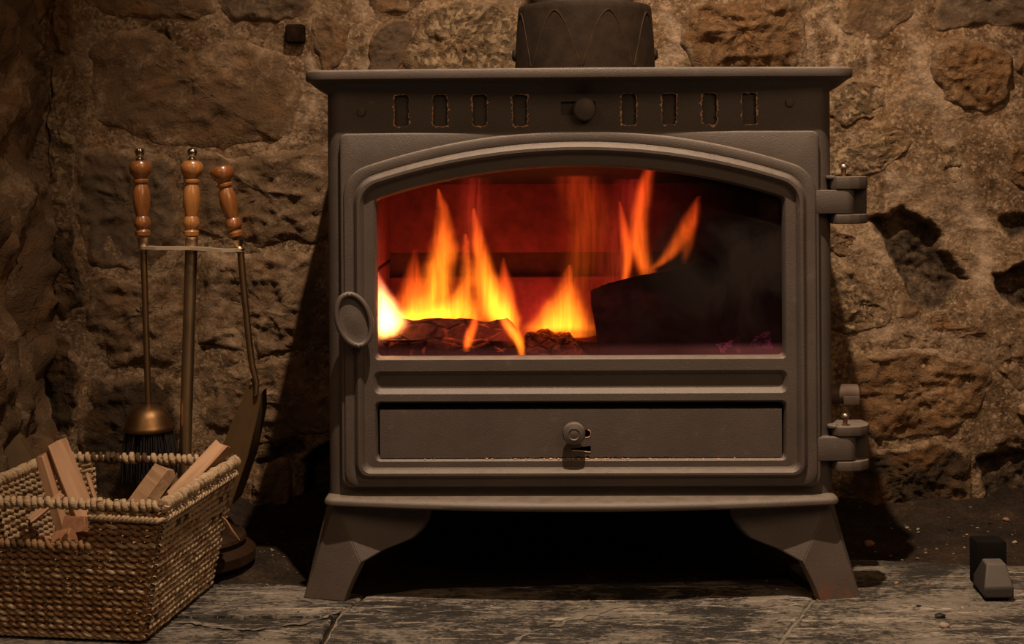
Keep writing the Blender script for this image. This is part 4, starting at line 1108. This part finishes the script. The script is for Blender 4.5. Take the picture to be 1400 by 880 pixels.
# ------------------------------------------------------------------ fireside companion set
TY = 0.20
HANDLE = [(0.0085, 0.0), (0.0115, 0.002), (0.0118, 0.008), (0.0095, 0.011), (0.0095, 0.0135), (0.0122, 0.0165), (0.0128, 0.023), (0.0108, 0.030), (0.0092, 0.033), (0.0098, 0.036),
          (0.0125, 0.050), (0.0135, 0.062), (0.0125, 0.074), (0.0100, 0.083), (0.0088, 0.086), (0.0118, 0.0885), (0.0122, 0.092), (0.0098, 0.0945), (0.0105, 0.0975), (0.0155, 0.103), (0.0172, 0.110), (0.0170, 0.117), (0.0135, 0.1225), (0.006, 0.1245), (0, 0.1246)]
def stand_part(mbuild, name, mat, parent, smooth=45): return mbuild.build(name, mat, parent, smooth)
def turned_handle(name, p0, p1, mat, parent, L=0.1246):
    """lathe-turned handle, object axis along its grain"""
    p0, p1 = Vector(p0), Vector(p1); k = (p1 - p0).length / L
    mb = MB(); mb.lathe([(r * 0.98, t_ * k) for r, t_ in HANDLE], (0, 0, 0), (0, 0, 1), 32)
    o = mb.build(name, mat, None, 40)
    o.matrix_basis = Matrix.Translation(p0) @ (p1 - p0).to_track_quat('Z', 'Y').to_matrix().to_4x4()
    o.parent = parent; o.matrix_parent_inverse = WM(parent).inverted()
    return o
ptop, pbot = P(262, 322, TY), P(251.5, 700, TY)
bc = Vector((pbot.x - 0.001, TY, 0.0)); bc.z = 0.002
stand = tag(empty('companion_stand', bc), 'brass fireside tool stand with pale turned handle, centre of the three behind the basket', 'stand')
mb = MB(); mb.lathe([(0.103, 0), (0.107, 0.004), (0.107, 0.017), (0.100, 0.023), (0.090, 0.026), (0.090, 0.031), (0.094, 0.034), (0.092, 0.039), (0.078, 0.046), (0.072, 0.056), (0.055, 0.068), (0.030, 0.075), (0.016, 0.080), (0, 0.080)], bc, bc + Vector((0, 0, 1)), 56)
mb.build('base', BASEWOOD, stand, 35)
mb = MB(); mb.lathe([(0.0092, 0), (0.0092, (ptop - bc).length - 0.075)], bc + Vector((0, 0, 0.07)), P(261.5, 343, TY), 24)
mb.build('pole', BRASS, stand, 40)
h0, h1 = P(261.5, 323, TY), P(262.5, 219, TY)
turned_handle('handle', h0, h1, TURNED_PALE, stand)
mb = MB(); d = P(262, 323, TY) - P(261.6, 343, TY)
mb.lathe([(0.010, 0), (0.0105, 0.004), (0.0065, 0.008), (0.0078, 0.013), (0.0075, 0.017), (0.0095, 0.021)], P(261.6, 343, TY), P(262, 323, TY), 20); mb.build('collar', BRASS, stand, 40)
mb = MB(); mb.lathe([(0.006, -0.001), (0.0065, 0.003), (0.0035, 0.006), (0.006, 0.009), (0.0076, 0.0135), (0.006, 0.018), (0, 0.0205)], P(262.6, 220, TY), P(263, 200, TY), 20); mb.build('finial', SILVER, stand, 50)
# hanger: flat brass scroll bar that carries the tools
mb = MB()
top = [P(187, 340, TY), P(196, 337.5, TY - .012), P(215, 338.5, TY - .020), P(240, 338.5, TY - .016), P(262, 338.5, TY - .010), P(285, 340, TY - .012), P(305, 342, TY - .018), P(322, 341, TY - .016), P(334, 340.5, TY - .004)]
hh = [0.0055] * 9
ring_pts = []
for i in range(49):
    u = i / 48 * 8; k_ = min(7, int(u)); f_ = u - k_
    f2 = f_ * f_ * (3 - 2 * f_)
    ring_pts.append(top[k_].lerp(top[k_ + 1], f2))
r0 = [p + Vector((0, -0.010, 0.0018)) for p in ring_pts]; r1 = [p + Vector((0, 0.012, 0.0018)) for p in ring_pts]
r2 = [p + Vector((0, 0.012, -0.0028)) for p in ring_pts]; r3 = [p + Vector((0, -0.010, -0.0028)) for p in ring_pts]
mb.rings([[a, b, c_, d_] for a, b, c_, d_ in zip(r0, r1, r2, r3)], True, True, True)
mb.build('hanger', m_metal('polished_bar', (0.62, 0.50, 0.36), 0.34, 0.2, 0.55), stand, 40)
# brush
yb = TY - 0.012
br = tag(empty('hearth_brush', P(204, 640, yb)), 'hearth brush with round brass cap and black bristles, left of the stand', 'brush')
turned_handle('handle', P(195.5, 323, yb), P(191.5, 219, yb), TURNED, br)
mb = MB(); mb.lathe([(0.006, -0.001), (0.0065, 0.003), (0.0035, 0.006), (0.006, 0.009), (0.0072, 0.0135), (0.006, 0.018), (0, 0.0200)], P(191.5, 220, yb), P(190.8, 200, yb), 20); mb.build('finial', SILVER, br, 50)
mb = MB(); mb.lathe([(0.006, 0), (0.0062, 0.004), (0.0088, 0.007), (0.0070, 0.012), (0.0085, 0.018), (0.0095, 0.021)], P(196.3, 344, yb), P(195.5, 323, yb), 20); mb.build('ferrule', BRASS, br, 40)
mb = MB(); mb.lathe([(0.0048, 0), (0.0048, (P(203, 556, yb) - P(196.3, 344, yb)).length)], P(203, 556, yb), P(196.3, 344, yb), 16); mb.build('shaft', BRASS_DULL, br, 40)
mb = MB(); mb.lathe([(0.030, 0.0), (0.0375, -0.001), (0.0385, 0.002), (0.0370, 0.006), (0.0345, 0.010), (0.032, 0.020), (0.025, 0.030), (0.014, 0.036), (0.006, 0.038)], P(203.5, 587, yb), P(202.5, 540, yb), 40); mb.build('cap', m_metal('hammered_brass', (0.19, 0.105, 0.048), 0.4, 0.7), br, 45)
mb = MB()
for i in range(420):
    a = rng.uniform(0, 2 * math.pi); r = 0.034 * math.sqrt(rng.random())
    p0 = P(203.5, 585, yb) + Vector((r * math.cos(a), r * math.sin(a), 0))
    ln = rng.uniform(0.062, 0.078)
    p1 = p0 + Vector((r * math.cos(a) * 0.22 + rng.normal(0, 0.0015), r * math.sin(a) * 0.22 + rng.normal(0, 0.0015), -ln))
    mb.tube([p0, p0.lerp(p1, 0.5) + Vector((r * math.cos(a) * 0.08, r * math.sin(a) * 0.08, 0)), p1], [0.0011, 0.001, 0.0006], 4, cap=False)
tag(mb.build('bristles', BRISTLE, br, 60, recalc=False), kind='stuff')
# shovel
ys = TY - 0.010
sh = tag(empty('hearth_shovel', P(318, 686, ys)), 'ash shovel with tilted dark handle and olive blade, right of the stand', 'shovel')
turned_handle('handle', P(323, 324, ys), P(301.5, 226, ys - 0.004), TURNED, sh)
mb = MB(); mb.lathe([(0.0055, 0), (0.0075, 0.002), (0.0085, 0.005), (0.0055, 0.009), (0.0068, 0.014), (0.009, 0.019)], P(328, 345, ys), P(324, 324, ys), 20); mb.build('ferrule', BRASS, sh, 40)
mb = MB(); mb.tube([P(329, 344, ys), P(332, 380, ys), P(337, 430, ys), P(341, 470, ys), P(345, 500, ys), P(351, 523, ys - .002), P(350, 540, ys - .004)], [0.0052, 0.005, 0.005, 0.005, 0.005, 0.0042, 0.003], 14); mb.build('shaft', BRASS_DULL, sh, 60)
mb = MB()
face = [P(337, 520, ys), P(343, 517, ys), P(351, 526, ys), P(356, 540, ys), P(352, 566, ys - .004), P(338, 625, ys - .01), P(322, 672, ys - .012), P(316, 690, ys - .012), P(290, 690, ys + .03), P(299, 622, ys + .03), P(318, 575, ys + .015), P(332, 545, ys + .004)]
back = [p + Vector((0.0010, 0.0025, 0)) for p in face]
nf = len(face)
mb.add(face + back, [tuple(range(nf)), tuple(range(2 * nf - 1, nf - 1, -1))] + [(i, (i + 1) % nf, nf + (i + 1) % nf, nf + i) for i in range(nf)])
# turned-back right side of the blade
lip = [P(356, 540, ys), P(352, 566, ys - .004), P(338, 625, ys - .01), P(322, 672, ys - .012), P(316, 690, ys - .012)]
lip2 = [p + Vector((0.010 * k_, 0.045, 0.004)) for p, k_ in zip(lip, (0.0, 0.5, 0.7, 0.7, 0.6))]
mb.rings([lip, lip2], False)
mb.rings([[p + Vector((0.002, 0, 0)) for p in lip2], [p + Vector((0.0025, 0.0, 0)) for p in lip]], False)
blade = mb.build('blade', OLIVE, sh, 25)
for px, py in ((343, 524.5), (348.5, 539)):
    mb = MB(); c = P(px, py, ys - .0005); mb.lathe([(0.0022, 0), (0.0020, 0.0012), (0, 0.0018)], c, c + Vector((0, -1, 0)), 10); mb.build('rivet', BRASS, blade, 50)
# dark panel behind the basket at the left edge
mb = MB()
yp = 0.30
f = [P(-60, 612, yp), P(24, 595, yp), P(29, 598, yp), P(62, 655, yp), P(108, 735, yp - .05), P(-60, 740, yp - .05)]
mb.extrude(f, (0.0, 0.012, 0.003), 0.0015, 2)
o = mb.build('metal_panel', OLIVE, None, 30); tag(o, 'dark olive sheet metal panel leaning behind the basket at the left edge', 'panel')

# ------------------------------------------------------------------ woven basket
bz = 0.176
T0 = Vector((CAM_X - 0.434, -0.205, 0)); AV = Vector((-0.989, 0.145, 0)); BV = Vector((0.145, 0.989, 0))
BW, BD = 0.272, 0.282
def bpt(u, v, t, n=0.0):
    """u along the width (0 right .. 1 left), v depth (0 front .. 1 back), t height fraction"""
    iu, iv = 0.034 * (1 - t), 0.020 * (1 - t)
    return T0 + AV * (iu + (BW - 2 * iu) * u) + BV * (iv + (BD - 2 * iv) * v) + Vector((0, 0, 0.005 + (bz - 0.005) * t))
basket = tag(empty('woven_basket', bpt(0.5, 0.5, 0) - Vector((0, 0, 0.005))), 'woven seagrass log basket with hand holes, filled with split kindling', 'basket')
def side_fn(k):
    if k == 'front': return (lambda s, t: bpt(s, 0, t)), -BV, BW
    if k == 'right': return (lambda s, t: bpt(0, s, t)), -AV, BD
    if k == 'back': return (lambda s, t: bpt(s, 1, t)), BV, BW
    return (lambda s, t: bpt(1, s, t)), AV, BD
ROWS = 20
def weave(k, mats, hole=None, mixp=0.15):
    fn, nrm, wd = side_fn(k)
    nw = int(round(wd / 0.0160)); nrm = np.array(nrm[:])
    mb = MB()
    for r in range(ROWS):
        t0 = (r + 0.5) / ROWS * 0.965
        spans = [(0.0, 1.0)]
        if hole and t0 > hole[2]: spans = [(0.0, hole[0]), (hole[1], 1.0)]
        for s0, s1 in spans:
            m = max(3, int((s1 - s0) * nw * 6))
            s = np.linspace(s0, s1, m)
            p00, p10 = np.array(fn(0, t0)[:]), np.array(fn(1, t0)[:])
            wig = 0.0014 * np.array([mnoise.noise(Vector((q_ * 9, r * 1.7, 3.3))) for q_ in s])
            base = p00 + (p10 - p00) * s[:, None]
            base[:, 2] += wig
            for ph in (0, 1):
                a = math.pi * s * nw + math.pi * ph + 0.35 * math.sin(r * 2.1)
                pts = base + nrm * (0.0030 * np.cos(a))[:, None]
                pts[:, 2] += 0.0019 * np.sin(a) + 0.0006 * rng.normal(size=m) * 0.5
                rad = 0.0027 + 0.0004 * np.sin(a * 0.37 + r) + 0.0002 * rng.normal(size=m)
                rad = np.clip(rad * 1.06, 0.002, 0.0042)
                for i0 in range(0, m - 2, 20):
                    i1 = min(m, i0 + 21)
                    mb.tube(pts[i0:i1], rad[i0:i1], 6, cap=False, mat=1 if rng.random() < 0.012 else (2 if rng.random() < mixp else 0))
    # upright stakes
    for i in range(nw + 1):
        s = min(1.0, max(0.0, (i + 0.25) / nw))
        tt = 0.97
        if hole and hole[0] < s < hole[1]: tt = hole[2]
        mb.tube([fn(s, q_ * tt)[:] for q_ in (0, 0.5, 1)], 0.0019, 5, mat=0)
    return tag(mb.build('weave_panel', mats, basket, 70, recalc=False), kind='stuff')
HOLE_F, HOLE_B = (0.35, 0.80, 0.67), (0.24, 0.78, 0.60)
weave('front', [WEAVE_B, WEAVE_D, WEAVE_P], HOLE_F, 0.14)
weave('right', [WEAVE_P, WEAVE_D, WEAVE_B])
weave('back', [WEAVE_P, WEAVE_D, WEAVE_B], HOLE_B)
weave('left', [WEAVE_P, WEAVE_D, WEAVE_B])
def rope(name, pts, rad, mats, pitch=0.0098, wrap=0.0038, dark=0.05, closed=False):
    """a cord wrapped round and round a core"""
    P_ = np.array([p[:] for p in pts]); L = np.r_[0, np.cumsum(np.linalg.norm(np.diff(P_, axis=0), axis=1))]
    n = int(L[-1] / pitch * 12)
    u = np.linspace(0, L[-1], n)
    c = np.stack([np.interp(u, L, P_[:, i]) for i in range(3)], -1)
    ks = 9; pad = np.pad(c, ((ks, ks), (0, 0)), 'edge')
    c = np.stack([np.convolve(pad[:, i], np.ones(2 * ks + 1) / (2 * ks + 1), 'valid') for i in range(3)], -1)
    tn = np.gradient(c, axis=0); tn /= np.linalg.norm(tn, axis=1)[:, None] + 1e-9
    a = np.cross(tn, [0, 0, 1.0]); a /= np.linalg.norm(a, axis=1)[:, None] + 1e-9; b = np.cross(tn, a)
    ph = u / pitch * 2 * math.pi + 1.3 * np.sin(u * 70) + 0.8 * np.sin(u * 173)
    rr = rad * (1 + 0.10 * np.sin(u * 140) + 0.06 * np.sin(u * 377))
    hx = c + rr[:, None] * (np.cos(ph)[:, None] * a + np.sin(ph)[:, None] * b)
    mb = MB()
    # cut into short stretches so some of them can be dark-stained
    step = 26
    for i in range(0, n - 2, step):
        j = min(n, i + step + 1)
        mb.tube(hx[i:j], wrap * (1 + 0.12 * np.sin(u[i:j] * 210) + 0.12 * np.sin(u[i:j] * 530)), 6, mat=1 if rng.random() < dark else 0)
    mb.tube(c[::12], rad * 0.9, 6, mat=0)
    return mb.build(name, mats, basket, 70, recalc=False)
def line(a, b, n=14): return [a.lerp(b, i / (n - 1)) for i in range(n)]
c00, c01, c11, c10 = bpt(0, 0, 1), bpt(0, 1, 1), bpt(1, 1, 1), bpt(1, 0, 1)
zt = Vector((0, 0, 0.002))
rope('rim', line(c00, c01) , 0.0052, [WEAVE_P, WEAVE_D], dark=0.03)
rope('rim', line(c01, c11), 0.0048, [WEAVE_P, WEAVE_D], dark=0.16)
rope('rim', line(c11, c10), 0.0052, [WEAVE_P, WEAVE_D], dark=0.03)
rope('rim', line(c10, c00), 0.0046, [WEAVE_P, WEAVE_D], dark=0.08)
rope('hand_hole_edge', line(bpt(HOLE_F[0] - 0.02, -0.004, HOLE_F[2] + 0.02), bpt(HOLE_F[1] + 0.02, -0.004, HOLE_F[2] + 0.02)), 0.0036, [WEAVE_B, WEAVE_D], dark=0.12)
rope('hand_hole_edge', line(bpt(HOLE_B[0], 1.0, HOLE_B[2] + 0.02), bpt(HOLE_B[1], 1.0, HOLE_B[2] + 0.02)), 0.0036, [WEAVE_P, WEAVE_D])
# plaited cords under the rim, looping round the front corner
mb = MB()
for off, ph in ((0.0, 0), (0.0, math.pi)):
    path = line(bpt(0.34, -0.02, 0.915), bpt(0.0, -0.02, 0.90), 60) + line(bpt(-0.02, 0.02, 0.90), bpt(-0.02, 1.0, 0.905), 90)
    pts = [p + Vector((0, 0, 0.0022 * math.sin(i * 0.8 + ph))) + (-AV - BV).normalized() * 0.0015 * math.cos(i * 0.8 + ph) for i, p in enumerate(path)]
    mb.tube([p[:] for p in pts], 0.0028, 6)
mb.build('plaited_cord', WEAVE_P, basket, 70, recalc=False)
mb = MB()
for a, b in (((0, 0), (0, 1)), ((0, 0), (1, 0))):
    pa, pb = bpt(a[0], a[1], 0.0), bpt(b[0], b[1], 0.0)
    for ph in (0, math.pi):
        mb.tube([(p + Vector((0, 0, 0.0012 + 0.0018 * math.sin(i * 0.9 + ph))) - BV * 0.0018 * math.cos(i * 0.9 + ph))[:] for i, p in enumerate(line(pa, pb, 80))], 0.0030, 6)
mb.build('foot_cord', WEAVE_P, basket, 70, recalc=False)
mb = MB(); mb.extrude([bpt(0.02, 0.02, 0), bpt(0.98, 0.02, 0), bpt(0.98, 0.98, 0), bpt(0.02, 0.98, 0)], (0, 0, 0.006), 0.001); mb.build('base_panel', WEAVE_B, basket, 40)
# loose strand hanging outside the right side
mb = MB(); mb.tube([P(303, 706, 0.04)[:], P(309, 712, 0.045)[:], P(317, 725, 0.05)[:], P(327, 738, 0.06)[:]], [0.0014, 0.002, 0.002, 0.0012], 6); mb.build('loose_strand', PINE, basket, 60)

# ------------------------------------------------------------------ split kindling in the basket
def stick(label, p0, p1, w, t, mat, twist=0.0, seed=0, skew=0.0, taper=1.0, nm='kindling_stick'):
    """split stick from p0 (lower end) to p1 (upper end): irregular split section, fibrous ends"""
    p0, p1 = Vector(p0), Vector(p1); L = (p1 - p0).length
    rs = random.Random(seed)
    sec = [(-0.5, -0.5), (0.0, -0.5 + rs.uniform(-.08, .04)), (0.5, -0.5 + skew), (0.5 + rs.uniform(-.06, .06), 0.0), (0.5 - skew, 0.5), (0.0, 0.5 + rs.uniform(-.04, .08)), (-0.5, 0.5 - skew * .5), (-0.5 + rs.uniform(-.06, .06), 0.0)]
    rings = []
    for i in range(15):
        u = i / 14; k = 1 + (taper - 1) * u
        ring = []
        for j, (a, b) in enumerate(sec):
            e = 0.0012
            q_ = Vector((u * L * 14, j * 3.1, seed))
            zz = u * L + (rs.uniform(-0.0035, 0.0035) if i in (0, 14) else 0)
            ring.append(Vector((a * w * k + e * mnoise.noise(q_), b * t * k + e * mnoise.noise(q_ + Vector((0, 9, 0))), zz)))
        rings.append(ring)
    mb = MB(); mb.rings(rings, True, True, True)
    o = mb.build(nm, mat, None, 32)
    rot = (p1 - p0).to_track_quat('Z', 'Y').to_matrix().to_4x4() @ Matrix.Rotation(twist, 4, 'Z')
    o.matrix_basis = Matrix.Translation(p0) @ rot
    bv = o.modifiers.new('bevel', 'BEVEL'); bv.width = 0.0007; bv.segments = 1; bv.limit_method = 'ANGLE'; bv.angle_limit = R(40)
    return tag(o, label, 'kindling', 'split kindling in the basket')
stick('thin upright stick leaning left against the thickest kindling stick', P(98, 768, -0.085), P(57, 623, -0.06), 0.0145, 0.012, PINE, R(12), 1)
stick('thickest upright kindling stick, square and tallest, at the left of the basket', P(134, 752, -0.07), P(77, 608, -0.045), 0.029, 0.027, PINE, R(50), 2)
stick('short kindling block with reddish end grain, seen through the front hand hole', P(150, 728, -0.07), P(100, 716, -0.150), 0.030, 0.020, PINE_RED, R(4), 3)
stick('low split chunk at the bottom of the front hand hole', P(132, 784, -0.115), P(82, 737, -0.166), 0.028, 0.026, PINE_RED, R(20), 4)
stick('small reddish splinter beside the low chunk at the hand hole', P(52, 765, -0.12), P(64, 734, -0.14), 0.010, 0.008, PINE_RED, R(10), 5)
stick('thin flat splinter crossing behind the front rim at left', P(40, 712, -0.125), P(85, 676, -0.10), 0.010, 0.005, PINE, R(40), 6)
stick('thin sliver of wood standing right of the thickest stick', P(136, 700, -0.02), P(119, 648, 0.0), 0.006, 0.004, PINE, R(10), 7)
stick('wide flat piece with rough bark-like face in the middle of the basket', P(172, 716, -0.06), P(228, 640, -0.035), 0.042, 0.017, BARKY, R(8), 8)
stick('kindling stick leaning out over the right back corner of the basket', P(205, 716, -0.035), P(306, 609, 0.035), 0.021, 0.021, PINE, R(35), 9)
stick('narrow stick lying low between the hand hole and the wide flat piece', P(210, 742, -0.10), P(110, 746, -0.115), 0.014, 0.012, PINE, R(30), 10)

# ------------------------------------------------------------------ small things on hearth and wall
# tapered iron foot with black block behind, at the right
o = None
mb = MB()
b0 = FL(1346, 824); b1 = FL(1387, 824); yb_ = b0.y
def quad(pa, pb, pc, pd): return [pa, pb, pc, pd]
A0, A1 = Vector((b0.x, yb_, 0.006)), Vector((b1.x, yb_, 0.006))
w_ = A1.x - A0.x
ringb = [A0, A1, A1 + Vector((0.004, 0.07, 0)), A0 + Vector((0.006, 0.07, 0))]
ringm = [p + Vector((0, 0.0, 0.014)) for p in ringb]
hb = 0.047
xm = (A0.x + A1.x) / 2
ringt = [Vector((xm - 0.0095, yb_ + 0.022, hb)), Vector((xm + 0.0165, yb_ + 0.022, hb)), Vector((xm + 0.018, yb_ + 0.05, hb)), Vector((xm - 0.0075, yb_ + 0.05, hb))]
mb.rings([ringb, ringm, ringt], True, True, True)
ft = empty('iron_doorstop', Vector((xm, yb_ + 0.03, 0.0)))
tag(ft, 'small tapered iron foot with a black block behind it, on the hearth at right', 'metal foot')
o = mb.build('tapered_foot', m_iron('foot_iron', 0.42, False, 0.75), ft, 30)
bv = o.modifiers.new('bevel', 'BEVEL'); bv.width = 0.0025; bv.segments = 2
mb = MB(); mb.box((xm - 0.008, yb_ + 0.072, 0.0), (xm + 0.034, yb_ + 0.11, 0.064), 0.003); mb.build('black_block', VOID, ft, 30)
mb = MB(); mb.box((xm - 0.015, yb_ + 0.006, 0.0), (xm + 0.015, yb_ + 0.07, 0.008), 0.002); mb.build('rubber_pad', VOID, ft, 30)
# square iron peg in the wall
c = P(405, 47, WY)
mb = MB(); mb.box(c + Vector((-0.0165, -0.020, -0.016)), c + Vector((0.0165, 0.05, 0.016)), 0.005, 3)
o = mb.build('iron_peg', m_plain('rusted_iron', (0.014, 0.007, 0.004), 0.9, 0.7, 60, 0.1)); tag(o, 'rusty square iron peg set in the wall above the tools', 'peg')
# pebbles and crumbs
def pebble(px, py, r, mat, label, group=None, nm='pebble', onsl=0.0):
    c = FL(px, py)
    z = max(float(FH[np.argmin(abs(fy - c.y)), np.argmin(abs(fx - c.x))]), 0.0 if c.y < 0.14 else -1)
    s_ = (CAM_D + c.y) / 2100 * r
    bm = bmesh.new(); bmesh.ops.create_icosphere(bm, subdivisions=2, radius=1)
    for v in bm.verts:
        k = 1 + 0.3 * mnoise.noise(v.co * 1.6 + Vector((px, py, 0)))
        v.co = Vector((v.co.x * s_ * 1.25 * k, v.co.y * s_ * k, v.co.z * s_ * 0.75 * k))
    mb = MB(); mb.bm(bm); o = mb.build(nm, mat, None, 50); o.location = (c.x, c.y, z + s_ * 0.5)
    return tag(o, label, 'pebble', group)
PEB_O = m_plain('terracotta_bit', (0.23, 0.12, 0.07), 0.85); PEB_P = m_plain('pale_chip', (0.26, 0.20, 0.15), 0.9); COAL = m_plain('coal_bit', (0.012, 0.010, 0.009), 0.6)
pebble(1188, 745, 6, PEB_O, 'rounded terracotta pebble on the dusty ground right of the stove')
pebble(1285, 845, 6, COAL, 'black coal crumb on the slate in front of the tapered iron foot', nm='coal_crumb')
pebble(1291, 858, 6, PEB_P, 'pale chip of mortar just in front of the coal crumb', nm='mortar_chip')
mb = MB()
rg = np.random.default_rng(21)
spots = [(1240, 722, 3, 0), (1338, 742, 3, 0), (1226, 798, 3, 1), (1268, 799, 2.5, 1), (1300, 725, 3, 2), (1204, 720, 4, 2), (373, 752, 2.5, 0), (365, 800, 2, 0), (1048, 795, 2.5, 0), (1062, 806, 2, 0), (1340, 838, 3, 0), (1316, 832, 3, 0), (1256, 830, 3, 2), (1375, 712, 4, 1), (1388, 741, 3, 0)]
spots += [(rg.uniform(1150, 1395), rg.uniform(712, 770), rg.uniform(0.8, 2.2), int(rg.integers(0, 3))) for _ in range(40)]
spots += [(rg.uniform(290, 1395), rg.uniform(800, 878), rg.uniform(0.6, 1.6), int(rg.integers(0, 3))) for _ in range(90)]
spots += [(rg.uniform(345, 420), rg.uniform(725, 790), rg.uniform(0.7, 1.5), int(rg.integers(0, 3))) for _ in range(25)]
for px, py, r, m in spots:
    c = FL(px, py); s_ = (CAM_D + c.y) / 2100 * r
    z = max(float(FH[np.argmin(abs(fy - c.y)), np.argmin(abs(fx - c.x))]), 0.0 if c.y < 0.14 else -1)
    bm = bmesh.new(); bmesh.ops.create_icosphere(bm, subdivisions=1, radius=1)
    for v in bm.verts:
        k = 1 + 0.4 * mnoise.noise(v.co * 1.6 + Vector((px, py, 0)))
        v.co = Vector((c.x + v.co.x * s_ * 1.25 * k, c.y + v.co.y * s_ * k, z + s_ * 0.5 + v.co.z * s_ * 0.75 * k))
    mb.bm(bm, m)
tag(mb.build('grit', [PEB_P, PEB_O, COAL], None, 50), 'fine pale and dark grit scattered over hearth and dusty ground', 'grit', kind='stuff')
